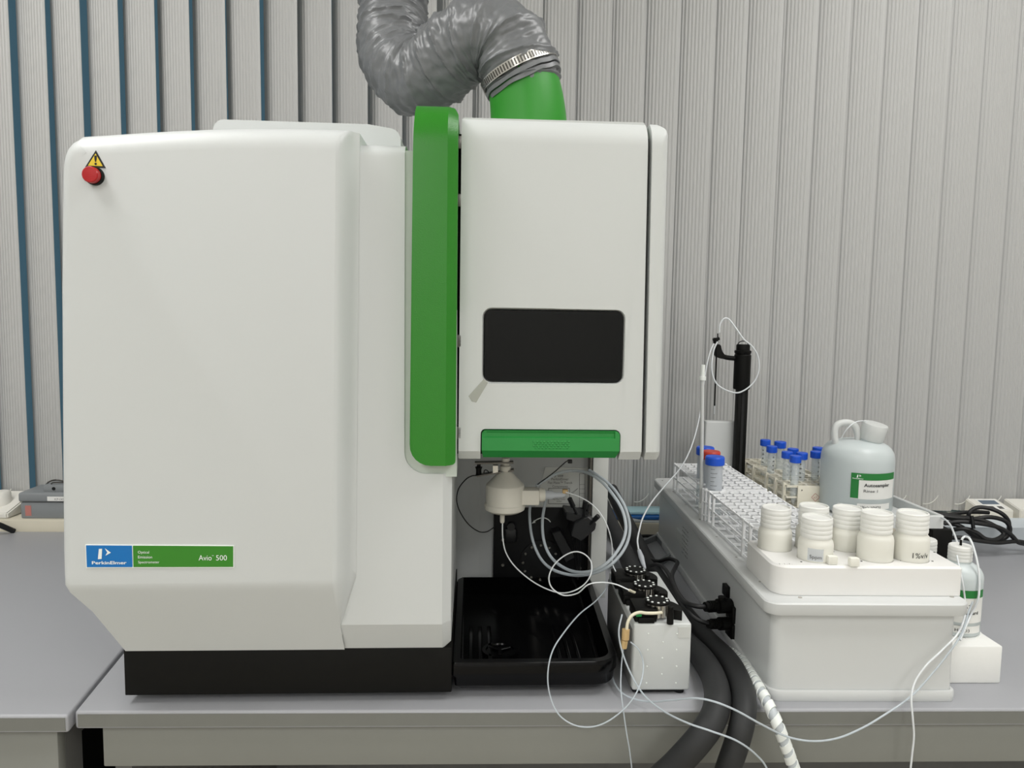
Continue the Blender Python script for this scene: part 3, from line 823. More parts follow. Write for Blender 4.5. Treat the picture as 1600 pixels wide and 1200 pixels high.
# ================================================================== spray chamber in the cavity
YS = IO.y + 0.16
sc_c = PY(789, 770, YS); PXM = 1200.0 / YS          # pixels per metre there
def sz(py, px=789): return PY(px, py, YS).z
t = wthing('spray_chamber', 'white cyclonic spray chamber hanging under the torch compartment', 'spray chamber', (sc_c.x, YS, sz(806)))
R0 = 30.5 / PXM
b = BM()
lathe(b, [(R0 * 0.3, sz(736)), (R0 * 0.36, sz(738)), (R0 * 0.98, sz(757)), (R0, sz(759)), (R0, sz(786)), (R0 * 1.05, sz(788))], (sc_c.x, YS, 0), 40)
ch = finish('chamber_body', b, 'chamber_white', t, 18)
finish('bottom_flange', lathe(BM(), [(R0 * 1.06, sz(787)), (R0 * 1.07, sz(790)), (R0 * 1.03, sz(795)), (R0 * 0.8, sz(799)), (R0 * 0.3, sz(800))], (sc_c.x, YS, 0), 40), 'chamber_white', t, 35)
finish('drain_nozzle', lathe(BM(), [(0.0036, sz(800)), (0.0036, sz(815)), (0.0026, sz(817))], (PY(785, 800, YS).x, YS, 0), 16), 'chamber_white', t)
ax0 = PY(806, 770, YS).x; ax1 = PY(842, 770, YS).x
finish('inlet_arm', bx(ax0, ax1, YS - 0.014, YS + 0.012, sz(786), sz(763), 0.002), 'chamber_white', t)
M = Matrix.Translation((ax1, YS, (sz(763) + sz(786)) / 2 + 0.0015)) @ Matrix.Rotation(math.pi / 2, 4, 'Y')
finish('inlet_collar', lathe(BM(), [(0.0105, 0), (0.0105, 0.006), (0.009, 0.0095)], (0, 0, 0), 24, M), 'chamber_white', t)
finish('nebulizer', lathe(BM(), [(0.0065, 0.009), (0.0065, 0.020), (0.0045, 0.023), (0.0042, 0.036), (0.002, 0.040)], (0, 0, 0), 20, M), 'clear_frost', t)
p = PY(883, 768, YS); finish('nebulizer_fitting', bx(p.x - 0.004, p.x + 0.004, YS - 0.004, YS + 0.004, p.z - 0.0025, p.z + 0.0035, 0.001), 'tan', t)
b = BM(); tube(b, pix([(884, 769, YS - 0.004), (905, 776, YS - 0.01), (925, 788, YS - 0.02), (940, 805, YS - 0.03), (950, 825, YS - 0.03), (956, 850, YS - 0.02), (957, 880, YS - 0.02), (962, 893, YS - 0.03)]), 0.0009, 8)
finish('sample_line', b, 'tube_white', t, 60)
# ball-joint clamp
cl = wthing('ball_joint_clamp', 'small black metal pinch clamp on the neck of the spray chamber', 'clamp', PY(770, 735, YS))
def flatbar(p0, p1, y, th, hw):
    b = BM(); A = PY(*p0, y); C_ = PY(*p1, y); d = (C_ - A); n = Vector((-d.z, 0, d.x)).normalized() * th
    vs = []
    for yy in (-hw, hw):
        vs += [Vector((q.x, y + yy, q.z)) for q in (A + n, C_ + n, C_ - n, A - n)]
    V = [b.verts.new(v) for v in vs]
    b.faces.new(V[:4]); b.faces.new(V[4:][::-1])
    for i in range(4): b.faces.new((V[i], V[(i + 1) % 4], V[4 + (i + 1) % 4], V[4 + i]))
    return b
finish('upper_jaw', flatbar((742, 723), (802, 722), YS, 0.0012, 0.007), 'dark_steel', cl, 0)
finish('lower_jaw', flatbar((745, 743), (803, 733.5), YS, 0.0010, 0.007), 'dark_steel', cl, 0)
finish('hinge_block', flatbar((770, 732), (778, 732), YS, 0.0055, 0.007), 'steel', cl, 0)
finish('thumb_knob', lathe(BM(), [(0.0028, sz(724)), (0.0028, sz(729)), (0.0055, sz(730)), (0.004, sz(734)), (0.0042, sz(741)), (0.005, sz(742))], (PY(748, 735, YS).x, YS, 0), 18), 'black_plastic', cl)
b = BM(); tube(b, pix([(756, 739, YS), (757, 735, YS), (760, 734.5, YS), (763, 737, YS), (764, 741, YS)]), 0.0007, 6); finish('spring', b, 'black_plastic', cl, 60)
finish('ball_neck', lathe(BM(), [(0.006, sz(716)), (0.006, sz(726)), (0.0085, sz(728)), (0.0085, sz(733)), (0.0075, sz(737))], (PY(790, 725, YS).x, YS, 0), 20), 'chamber_white', cl)
b = BM(); tube(b, pix([(746, 743.5, YS), (738, 743.5, YS + 0.005), (728, 749, YS + 0.01), (717, 763, YS + 0.02), (713.5, 780, YS + 0.03), (718, 798, YS + 0.04), (731, 818, YS + 0.06), (747, 830, YS + 0.08), (760, 831, YS + 0.11), (772, 824, YS + 0.16)]), 0.0009, 6)
tag(finish('ground_wire', b, 'cable_black', None, 60), 'thin black wire curling left from the pinch clamp on the spray chamber', 'wire')
b = BM(); tube(b, pix([(840, 757, YS + 0.01), (855, 746, YS + 0.02), (868, 736, YS + 0.03), (878, 727, YS + 0.05), (885, 721, YS + 0.06), (891, 719, YS + 0.07)]), 0.0009, 6)
p = PY(890, 720, YS + 0.07); b2 = bx(p.x - 0.003, p.x + 0.004, p.y - 0.003, p.y + 0.003, p.z - 0.004, p.z + 0.002, 0.001); merge(b, b2)
tag(finish('sensor_wire', b, 'cable_black', None, 60), 'short black wire running up right of the spray chamber', 'wire')

# ---- gas tubes
YG = IO.y + 0.19
for nm, lab, P in (
    ('gas_tube', 'thick clear tube looping down and round, left of the two at the black plate', [(838, 762, YG + 0.03), (831, 780, YG + 0.05), (827.5, 800, YG + 0.06), (829.5, 830, YG + 0.06), (836, 855, YG + 0.05), (848, 877, YG + 0.04), (866, 891, YG + 0.02), (893, 898.5, YG), (920, 897.5, YG - 0.03), (946, 888, YG - 0.05), (966, 871, YG - 0.05), (980, 848, YG - 0.04), (984, 822, YG - 0.03), (977, 793, YG - 0.02), (963, 769, YG), (948, 753, YG + 0.03), (934, 743, YG + 0.06), (921, 735, YG + 0.10)]),
    ('gas_tube', 'thick clear tube looping down and round, right of the two at the black plate', [(856, 768, YG), (851, 790, YG + 0.02), (847.5, 815, YG + 0.03), (849.5, 843, YG + 0.03), (858, 866, YG + 0.02), (873, 882, YG), (896, 893, YG - 0.03), (922, 893, YG - 0.06), (944, 883, YG - 0.08), (961, 866, YG - 0.08), (974, 844, YG - 0.07), (978, 822, YG - 0.06), (972, 796, YG - 0.05), (957, 772, YG - 0.03), (940, 753, YG), (918, 739, YG + 0.03), (895, 735.5, YG + 0.05), (873, 739, YG + 0.05), (855, 748, YG + 0.04), (838, 759, YG + 0.03)])):
    b = BM(); tube(b, pix(P), 0.0024, 10, 8); tag(finish(nm, b, 'tube_clear', None, 60), lab, 'tube', 'clear gas tubes')
YL = IO.y + 0.17
b = BM(); tube(b, pix([(785, 816, YS), (785.5, 840, YS - 0.005), (790, 862, YS - 0.01), (802, 882, YS - 0.02), (822, 901, YS - 0.03), (845, 916, YS - 0.04), (872, 926, YS - 0.05), (893, 924.5, YS - 0.06), (912, 914, YS - 0.06), (923, 898, YS - 0.06), (924, 880, YS - 0.05), (916, 868, YS - 0.05), (902, 862, YS - 0.05), (886, 866, YS - 0.05), (868, 880, YS - 0.06), (858, 900, YS - 0.07), (862, 918, YS - 0.075), (880, 930, YS - 0.08), (902, 927, YS - 0.09), (919, 913.5, YS - 0.1), (940, 910, YS - 0.1), (962, 913, YS - 0.11), (983, 922, YS - 0.115)]), 0.0010, 8, 8)
tag(finish('drain_line', b, 'tube_white', None, 60), 'thin white drain tube coiling from the spray chamber to the pump', 'tube')

# ================================================================== peristaltic pump
pt = wthing('peristaltic_pump', 'white box pump with three black rotor heads beside the drip tray', 'pump', (0.245, 1.10, BT))
p0 = Vector((0.2045, 0.998)); p1 = Vector((0.2835, 0.996)); zt_ = 0.9005
b = BM()
box(b, p0.x, p1.x, 0.997, 1.208, BT + 0.006, zt_, 0.003, 3)
finish('pump_case', b, 'panel_white', pt)
finish('side_cover', bx(p0.x - 0.0015, p0.x + 0.001, 1.006, 1.205, BT + 0.006, zt_ - 0.012, 0.0005), 'cabinet_side', pt)
for fx in (p0.x + 0.012, p1.x - 0.012):
    for fy in (1.008, 1.195):
        finish('foot', lathe(BM(), [(0.007, BT), (0.007, BT + 0.007)], (fx, fy, 0), 16), 'black_matte', pt)
finish('base_strip', bx(p0.x + 0.001, p1.x - 0.014, 1.0, 1.2, BT + 0.003, BT + 0.0065), 'black_matte', pt, 0)
for i, (px, py) in enumerate([(1013, 990), (1058, 990), (1036, 1003), (1012, 1015), (1057, 1015), (1035, 1028), (1011, 1041), (1057, 1041), (1034, 1053), (1010, 1067), (1056, 1067)]):
    q = PY(px, py, 0.9965); finish('screw', lathe(BM(), [(0.0011, 0), (0.0011, 0.0006), (0.0004, 0.0009)], (0, 0, 0), 8, Matrix.Translation(q) @ Matrix.Rotation(math.pi / 2, 4, 'X')), 'print_white', pt)
q0 = PY(1060, 980, 0.996); q1 = PY(1078, 997, 0.996); finish('sticker', bx(q0.x, q1.x, 0.9963, 0.997, q1.z, q0.z), 'pillar_grey', pt, 0)
HZ = 0.922
for hi, (hx_, hy_) in enumerate(((0.2405, 1.019), (0.2355, 1.082), (0.2345, 1.144))):
    C0 = Vector((hx_, hy_, 0))
    zb_ = zt_
    base = bx(hx_ - 0.034, hx_ - 0.004, hy_ - 0.018, hy_ + 0.024, zb_, HZ - 0.003, 0.0015)
    hb = finish('head_block', base, 'black_plastic', pt)
    b = BM()
    n = 22
    ring_i = []; 
    prof = [(0.019, zb_), (0.019, HZ - 0.008), (0.034, HZ - 0.008), (0.034, zb_)]
    rings = []
    for k in range(n + 1):
        a = math.radians(-22 + 140 * k / n)
        rings.append([b.verts.new((hx_ + r * math.cos(a), hy_ + r * math.sin(a), z)) for r, z in prof])
    for k in range(n):
        for j in range(4): b.faces.new((rings[k][j], rings[k + 1][j], rings[k + 1][(j + 1) % 4], rings[k][(j + 1) % 4]))
    b.faces.new(rings[0]); b.faces.new(rings[-1][::-1])
    finish('tube_bed', b, 'black_plastic', pt, 40)
    rt = finish('rotor', lathe(BM(), [(0.0165, HZ), (0.0172, HZ + 0.0008), (0.0172, HZ + 0.003), (0.0165, HZ + 0.0036), (0.001, HZ + 0.0036)], (hx_, hy_, 0), 36), 'black_plastic', pt)
    for k in range(10):
        a = 2 * math.pi * k / 10 + 0.2
        finish('roller_pin', lathe(BM(), [(0.0017, HZ + 0.003), (0.0017, HZ + 0.0043), (0.0012, HZ + 0.0046)], (hx_ + 0.0136 * math.cos(a), hy_ + 0.0136 * math.sin(a), 0), 10), 'print_white', rt)
    for k in range(10):
        a = 2 * math.pi * k / 10 + 0.2
        finish('roller', lathe(BM(), [(0.0037, zb_ + 0.004), (0.0037, HZ)], (hx_ + 0.0115 * math.cos(a), hy_ + 0.0115 * math.sin(a), 0), 10), 'steel', rt)
    kb = BM(); kx, ky = hx_ + 0.013, hy_ - 0.0225
    lathe(kb, [(0.0046, zb_), (0.0046, zb_ + 0.014), (0.0038, zb_ + 0.019), (0.0042, zb_ + 0.020), (0.0042, zb_ + 0.024), (0.003, zb_ + 0.025)], (kx, ky, 0), 20)
    finish('tension_knob', kb, 'black_plastic', pt)
    finish('tube_stop', bx(hx_ - 0.0335, hx_ - 0.0255, hy_ - 0.022, hy_ - 0.017, zb_ + 0.009, zb_ + 0.014, 0.001), ('stop_green', 'black_plastic', 'black_plastic')[hi], pt)
    if hi == 1: finish('tube_stop', bx(hx_ + 0.018, hx_ + 0.026, hy_ - 0.024, hy_ - 0.018, zb_ + 0.003, zb_ + 0.009, 0.001), 'stop_orange', pt)
    finish('clip_plate', bx(hx_ - 0.03, hx_ - 0.008, hy_ - 0.0225, hy_ - 0.0185, zb_, zb_ + 0.008, 0.001), 'black_plastic', pt)
b = BM(); tube(b, pix([(1034, 957, 1.0), (1024, 958, 0.997), (1010, 958, 0.9965), (998, 957, 0.9955), (987, 962, 0.992), (981, 972, 0.990), (979, 985, 0.989)]), 0.0022, 10)
finish('pump_tubing', b, 'cream_tube', pt, 60)
b = BM(); tube(b, pix([(1002, 928, 1.07), (992, 926, 1.066), (983, 922, 1.06)]), 0.002, 8); finish('pump_tubing', b, 'cream_tube', pt, 60)
fit = wthing('tube_connector', 'tan plastic tube connector hanging in front of the pump box', 'connector', PY(975, 1010, 0.988))
b = BM(); a = PY(978, 983, 0.989); c = PY(977, 999, 0.988); rod(b, a, c, 0.0052, 12); finish('upper_nut', b, 'tan', fit, 40)
b = BM(); a = PY(976, 1000, 0.988); c = PY(974, 1012, 0.988); rod(b, a, c, 0.0048, 8); finish('lower_nut', b, 'tan', fit, 20)
b = BM(); rod(b, PY(977, 996, 0.988), PY(976, 1002, 0.988), 0.0028, 10); finish('stem', b, 'tan', fit, 40)

def line(name, label, P, r=0.0011, m='tube_clear', cat='tube', sides=8):
    b = BM(); tube(b, pix(P), r, sides, 8); return tag(finish(name, b, m, None, 60), label, cat)
line('sample_tube', 'thin tube looping forward over the bench edge below the drip tray', [(957, 893, 1.19), (950, 915, 1.15), (932, 938, 1.10), (905, 960, 1.04), (880, 990, 0.99), (863, 1018, 0.965), (856, 1052, 0.955), (859, 1085, 0.95), (872, 1115, 0.945), (895, 1132, 0.94), (922, 1136, 0.938), (948, 1128, 0.94), (975, 1108, 0.945), (993, 1085, 0.95), (1003, 1060, 0.965), (1005, 1035, 0.985), (998, 1015, 0.986), (985, 1003, 0.987)], 0.0010)
line('sample_tube', 'thin clear tube dropping straight down from the tan connector past the bench edge', [(974, 1013, 0.988), (971, 1040, 0.985), (970, 1075, 0.96), (974, 1110, 0.947), (979, 1145, 0.943), (984, 1175, 0.943), (988, 1215, 0.943), (990, 1300, 0.943)], 0.0009)
line('sample_tube', 'thin tube crossing the pump foot and sloping down right over the black hoses', [(972, 960, 1.0), (967, 985, 0.99), (970, 1010, 0.984), (980, 1040, 0.980), (995, 1070, 0.97), (1012, 1092, 0.948), (1040, 1113, 0.915), (1075, 1130, 0.880), (1110, 1142, 0.868), (1150, 1157, 0.868), (1180, 1178, 0.876), (1200, 1205, 0.885), (1212, 1260, 0.89)], 0.0012)
line('sample_tube', 'thin tube hanging in a long shallow curve under the autosampler front', [(955, 1035, 1.06), (958, 1062, 1.02), (975, 1085, 0.985), (1010, 1096, 0.962), (1050, 1094, 0.925), (1085, 1091, 0.893), (1115, 1096, 0.878), (1150, 1110, 0.876), (1190, 1132, 0.882), (1230, 1151, 0.9), (1270, 1158, 0.905), (1310, 1153, 0.915), (1350, 1136, 0.93), (1385, 1115, 0.945), (1412, 1097, 0.955), (1432, 1080, 0.962), (1452, 1058, 0.965), (1475, 1030, 0.967), (1498, 998, 0.972), (1508, 975, 1.0), (1514, 955, 1.03), (1520, 940, 1.035)], 0.0013)
line('sample_tube', 'thin white tube falling past the autosampler front right corner', [(1495, 868, 1.065), (1503, 905, 1.035), (1508, 940, 1.03), (1507, 965, 1.0), (1495, 992, 0.965), (1470, 1018, 0.958), (1447, 1040, 0.955), (1430, 1065, 0.952), (1424, 1090, 0.945), (1426, 1120, 0.94), (1428, 1150, 0.94), (1425, 1180, 0.94), (1422, 1215, 0.94), (1420, 1300, 0.94)], 0.0013, 'tube_white')
line('sample_tube', 'thin white tube from the autosampler probe down to the rear pump head', [(1117, 532, 1.705), (1108, 555, 1.68), (1101, 590, 1.66), (1095, 640, 1.62), (1083, 690, 1.58), (1066, 727, 1.54), (1040, 758, 1.46), (1018, 785, 1.38), (1004, 810, 1.30), (998, 832, 1.24)], 0.0014, 'tube_white')
tc = wthing('tube_coupling', 'white tapered tube coupling above the rear pump head', 'connector', PY(1003, 880, 1.14))
b = BM(); tube(b, pix([(998, 832, 1.24), (996, 845, 1.21), (998, 860, 1.18)]), 0.0014, 8); finish('inlet', b, 'tube_white', tc, 60)
b = BM(); P = pix([(998.5, 860, 1.18), (1002, 870, 1.165), (1005, 880, 1.15), (1008, 888, 1.14)]); sweep(b, P, [0.003, 0.0042, 0.0032, 0.0018], 12); finish('taper', b, 'clear_frost', tc, 60)
line('probe_tube', 'white tube looping over and around the black autosampler post', [(1124, 520, 1.69), (1125, 507, 1.69), (1131, 498, 1.69), (1139, 499, 1.69), (1150, 513, 1.68), (1162, 530, 1.66), (1175, 541, 1.66), (1184, 556, 1.66), (1186, 575, 1.66), (1181, 592, 1.66), (1170, 605, 1.66), (1154, 613.5, 1.66), (1138, 611, 1.665), (1122, 602, 1.67), (1114, 588, 1.675), (1112, 570, 1.68), (1115, 548, 1.69), (1121, 534, 1.695)], 0.0017, 'tube_white')

# ================================================================== black hoses, cables
hs = [(935, 775, 1.75), (952, 815, 1.63), (974, 858, 1.52), (996, 905, 1.41), (1018, 940, 1.33), (1045, 972, 1.24), (1072, 1003, 1.16), (1098, 1030, 1.08), (1116, 1062, 1.0), (1121, 1095, 0.94), (1113, 1125, 0.91), (1090, 1158, 0.90), (1058, 1193, 0.905), (1025, 1225, 0.915), (990, 1270, 0.93), (960, 1340, 0.93)]
P_ = pix(hs); P_ += [Vector((P_[-1].x - 0.01, 0.94, 0.35)), Vector((P_[-1].x - 0.01, 0.94, 0.01))]
b = BM(); tube(b, P_, 0.0172, 20, 8); tag(finish('insulated_hose', b, 'rubber', None, 60), 'thick black insulated hose passing between pump and autosampler, left of the two', 'hose', 'black insulated hoses')
hs = [(955, 765, 1.80), (974, 805, 1.70), (996, 848, 1.60), (1020, 890, 1.48), (1048, 930, 1.37), (1078, 968, 1.26), (1108, 1002, 1.16), (1138, 1032, 1.07), (1156, 1066, 0.99), (1163, 1095, 0.94), (1160, 1128, 0.912), (1150, 1165, 0.905), (1138, 1200, 0.905), (1120, 1260, 0.91), (1100, 1340, 0.91)]
P_ = pix(hs); P_ += [Vector((P_[-1].x - 0.01, 0.92, 0.35)), Vector((P_[-1].x - 0.01, 0.92, 0.01))]
b = BM(); tube(b, P_, 0.0155, 20, 8); tag(finish('insulated_hose', b, 'rubber', None, 60), 'thick black insulated hose passing between pump and autosampler, right of the two', 'hose', 'black insulated hoses')
# spiral wrapped bundle
wr = wthing('wrapped_cable', 'white cable bundle in spiral wrap hanging over the bench edge by the hoses', 'cable', PY(1200, 1100, 0.94))
P = catmull(pix([(1128, 978, 1.30), (1145, 1010, 1.16), (1165, 1040, 1.06), (1182, 1068, 0.985), (1198, 1096, 0.945), (1212, 1125, 0.925), (1224, 1155, 0.92), (1235, 1185, 0.92), (1246, 1220, 0.92), (1262, 1300, 0.92)]) + [Vector((0.415, 0.92, 0.4)), Vector((0.42, 0.92, 0.012))], 14)
b = BM(); sweep(b, P, 0.0066, 12); finish('core', b, 'pvc', wr, 60)
b = BM(); AR = [0.0]
for i in range(1, len(P)): AR.append(AR[-1] + (P[i] - P[i - 1]).length)
n = len(P); nrm = None; rl = []
for i in range(n):
    tt = (P[min(i + 1, n - 1)] - P[max(i - 1, 0)]).normalized()
    nrm = tt.orthogonal().normalized() if nrm is None else (nrm - tt * nrm.dot(tt)).normalized()
    rl.append((nrm.copy(), tt.cross(nrm)))
steps = 2200; prev = None
for k in range(steps):
    s = AR[-1] * k / (steps - 1); i = max(j for j in range(n) if AR[j] <= s + 1e-9); i = min(i, n - 2)
    f = (s - AR[i]) / max(1e-9, AR[i + 1] - AR[i]); c = P[i].lerp(P[i + 1], f); d = (P[i + 1] - P[i]).normalized()
    a = 2 * math.pi * s / 0.0165; e = rl[i][0] * math.cos(a) + rl[i][1] * math.sin(a)
    q = [b.verts.new(c + e * 0.0079 + d * 0.0052), b.verts.new(c + e * 0.0079 - d * 0.0052), b.verts.new(c + e * 0.0066 - d * 0.0052), b.verts.new(c + e * 0.0066 + d * 0.0052)]
    if prev:
        for j in range(4): b.faces.new((prev[j], prev[(j + 1) % 4], q[(j + 1) % 4], q[j]))
    prev = q
finish('spiral_wrap', b, 'print_white', wr, 40)

# ================================================================== autosampler
ZD = 0.940
def offset(pts, d):
    n = len(pts); out = []
    for i in range(n):
        p0, p, p1 = Vector(pts[i - 1]), Vector(pts[i]), Vector(pts[(i + 1) % n])
        e0 = (p - p0); e1 = (p1 - p)
        if e0.length < 1e-9: e0 = e1
        if e1.length < 1e-9: e1 = e0
        n0 = Vector((e0.y, -e0.x)).normalized(); n1 = Vector((e1.y, -e1.x)).normalized()
        m = (n0 + n1).normalized(); k = d / max(0.3, m.dot(n0)); out.append(p + m * k)
    return out
def planloft(pts, prof, cap0=True, cap1=True):
    """counter-clockwise plan outline, profile of (outset, z)"""
    b = BM(); prev = None; first = None
    for d, z in prof:
        R_ = [b.verts.new((p.x, p.y, z)) for p in offset(pts, d)]
        if prev:
            for k in range(len(R_)): b.faces.new((prev[k], prev[(k + 1) % len(R_)], R_[(k + 1) % len(R_)], R_[k]))
        else: first = R_
        prev = R_
    if cap0: b.faces.new(first[::-1])
    if cap1: b.faces.new(prev)
    return b
at_ = wthing('autosampler', 'long white autosampler box standing on the right of the bench', 'autosampler', (0.52, 1.34, BT))
FL, FR, BR, BL = (0.389, 0.982), (0.638, 0.980), (0.660, 1.725), (0.404, 1.727)
plan = rounded([(FL[0], FL[1], 0.016), (FR[0], FR[1], 0.006), (BR[0], BR[1], 0.006), (BL[0], BL[1], 0.006)], 6)
body = finish('case', planloft(plan, [(0.0, BT + 0.012), (-0.001, ZD - 0.016)]), 'sampler_white', at_, 35)
finish('base_skirt', planloft(plan, [(0.004, BT), (0.005, BT + 0.002), (0.005, BT + 0.0135), (0.004, BT + 0.015), (0.0005, BT + 0.015), (0.0, BT + 0.006)]), 'sampler_white', at_, 35)
plan2 = rounded([(FL[0], FL[1], 0.006), (FR[0], FR[1], 0.006), (BR[0], BR[1], 0.006), (BL[0], BL[1], 0.006)], 5)
deck = finish('top_deck', planloft(plan2, [(0.000, ZD - 0.017), (0.0125, ZD - 0.017), (0.0135, ZD - 0.0155), (0.0135, ZD - 0.002), (0.0115, ZD)]), 'sampler_white', at_, 35)
for px, py in ((1252, 937), (1490, 936)):
    q = PZ(px, py - 1.5, ZD); finish('screw', lathe(BM(), [(0.0028, ZD), (0.0028, ZD + 0.0006), (0.0015, ZD + 0.0009)], (q.x, q.y + 0.004, 0), 12), 'steel', deck)
for k in range(7):
    q = Vector((0.394 + 0.002 * k, 1.05 + 0.11 * k, 0)); finish('screw', lathe(BM(), [(0.002, ZD), (0.002, ZD + 0.0006), (0.001, ZD + 0.0009)], (q.x, q.y, 0), 10), 'steel', deck)
def side_x(y): return FL[0] + (BL[0] - FL[0]) * (y - FL[1]) / (BL[1] - FL[1])
def side_plate(px0, py0, px1, py1, m, nm, dep, par, xo=0.0):
    # rectangle on the left side face, from two pixel corners (unprojected on the side plane)
    def hit(px, py):
        r = ray(px, py); s = 0.40 / r.x
        for _ in range(6): s = side_x((CP + r * s).y) / r.x
        return CP + r * s
    a, c = hit(px0, py0), hit(px1, py1); y0, y1 = sorted((a.y, c.y)); z0, z1 = sorted((a.z, c.z))
    xm = side_x((y0 + y1) / 2)
    return bx(xm - dep - xo, xm + 0.003, y0, y1, z0, z1, min(0.0008, dep / 3))
b = side_plate(1058, 825, 1071, 862, 'print_grey', 'x', 0.0012, at_)
rl_ = finish('rating_label', b, 'pillar_grey', at_, 0)
b = BM()
yy0, zz0 = 1.456, 0.892
for k in range(6):
    for j in range(7):
        random.seed(k * 17 + j); l = random.uniform(0.3, 1.0)
        y0 = yy0 + 0.0085 * k - 0.012; xs = side_x(y0) - 0.0016
        z = 0.897 - 0.0085 * j
        poly(b, [(xs, y0, z), (xs, y0 + 0.006 * l, z), (xs, y0 + 0.006 * l, z - 0.002), (xs, y0, z - 0.002)])
finish('fine_print', b, 'print_grey', rl_, 0)
b = bx(side_x(1.19) - 0.006, side_x(1.19) + 0.002, 1.175, 1.197, 0.868, 0.886, 0.0015); finish('power_switch', b, 'black_plastic', at_)
for zc in (0.852, 0.824):
    yc = 1.155
    b = bx(side_x(yc) - 0.005, side_x(yc) + 0.002, yc - 0.014, yc + 0.02, zc - 0.013, zc + 0.013, 0.002); finish('socket', b, 'black_plastic', at_)
# cables with connectors
def conn(name, label, plug, P, r):
    t = wthing(name, label, 'cable', PY(*P[0]))
    b = BM(); tube(b, pix(P), r, 10, 8); finish('cable', b, 'cable_black', t, 60)
    b = BM(); a = PY(*P[0]); c = PY(*plug); d = (c - a)
    rod(b, a - d * 0.1, a + d * 0.45, r * 2.0, 14); rod(b, a + d * 0.45, c, r * 3.0, 16)
    for k in range(4): rod(b, a + d * (0.05 + 0.08 * k), a + d * (0.09 + 0.08 * k), r * 2.4, 14)
    finish('plug', b, 'black_plastic', t, 40)
    return t
conn('connector_cable', 'black cable with ribbed plug, upper one in the autosampler side', (1141, 946, 1.16), [(1105, 948, 1.15), (1088, 947, 1.15), (1070, 940, 1.17), (1056, 920, 1.24), (1050, 900, 1.30), (1056, 885, 1.36), (1058, 878, 1.40), (1045, 873, 1.44), (1028, 877, 1.47), (1010, 872, 1.52)], 0.0038)
conn('connector_cable', 'black cable with plug, lower one in the autosampler side', (1141, 974, 1.155), [(1110, 975, 1.14), (1090, 968, 1.14), (1072, 952, 1.16), (1060, 930, 1.22), (1050, 908, 1.28), (1040, 890, 1.34), (1028, 882, 1.40), (1015, 884, 1.46)], 0.0034)
b = BM(); rod(b, PY(1128, 948, 1.155), PY(1128, 932, 1.155), 0.006, 12); tag(finish('plug_latch', b, 'black_plastic', None, 40), 'small black latch knob standing on the upper side plug', 'knob')

# probe post with arm
pp = wthing('probe_post', 'tall black post with sideways probe arm at the back of the autosampler', 'probe', PY(1160, 745, 1.70))
def v3(px, py, Y=1.70): return PY(px, py, Y)
pb = v3(1158, 640); ptp = v3(1161, 545)
b = bx(pb.x - 0.0115, pb.x + 0.0115, 1.69, 1.712, ZD, v3(1160, 606).z, 0.002); pst = finish('post', b, 'black_plastic', pp)
finish('post_groove', bx(pb.x - 0.003, pb.x + 0.003, 1.6885, 1.692, ZD, v3(1160, 610).z), 'dark_gap', pst, 0)
cx_ = ptp.x
b = lathe(BM(), [(0.0175, v3(1160, 608).z), (0.0185, v3(1160, 606).z), (0.0185, v3(1160, 555).z), (0.016, v3(1160, 553).z)], (cx_, 1.70, 0), 28)
finish('carriage', b, 'black_plastic', pp)
finish('cap_ring', lathe(BM(), [(0.0165, v3(1160, 553).z), (0.0185, v3(1160, 551).z), (0.0185, v3(1160, 548).z), (0.015, v3(1160, 547).z), (0.015, v3(1160, 540).z), (0.014, v3(1160, 538).z)], (cx_, 1.70, 0), 28), 'black_plastic', pp)
b = BM(); tube(b, pix([(1153, 543, 1.70), (1154, 536, 1.70), (1160, 533, 1.70), (1167, 535, 1.70), (1170, 542, 1.70)]), 0.0011, 6); finish('wire_loop', b, 'black_plastic', pp, 60)
b = BM(); sweep(b, catmull(pix([(1149, 560, 1.70), (1138, 559, 1.70), (1130, 557, 1.70)]), 5), 0.0055, 12); finish('arm', b, 'black_plastic', pp, 60)
b = BM(); A = [v3(*p) for p in ((1117, 557), (1128, 561), (1134, 558), (1127, 548), (1125, 538), (1118, 538), (1116, 548))]
plate(b, [(q.x, q.z) for q in A], 1.692, 1.708); bmesh.ops.recalc_face_normals(b, faces=b.faces[:]); bmesh.ops.bevel(b, geom=b.edges[:], offset=0.002, segments=2, affect='EDGES'); finish('probe_holder', b, 'black_plastic', pp)
b = BM(); rod(b, v3(1118, 537), v3(1119, 528), 0.0055, 12); rod(b, v3(1114, 531), v3(1124, 529), 0.0035, 12); rod(b, v3(1121.5, 528), v3(1121.5, 521), 0.0014, 8); finish('probe_clip', b, 'black_plastic', pp, 40)
b = BM(); rod(b, v3(1119.5, 556), v3(1116.5, 634), 0.0017, 10); finish('probe', b, 'black_plastic', pp, 40)
b = BM(); rod(b, v3(1116.5, 634), v3(1116, 647), 0.0009, 8); finish('probe_tip', b, 'tube_white', pp, 40)
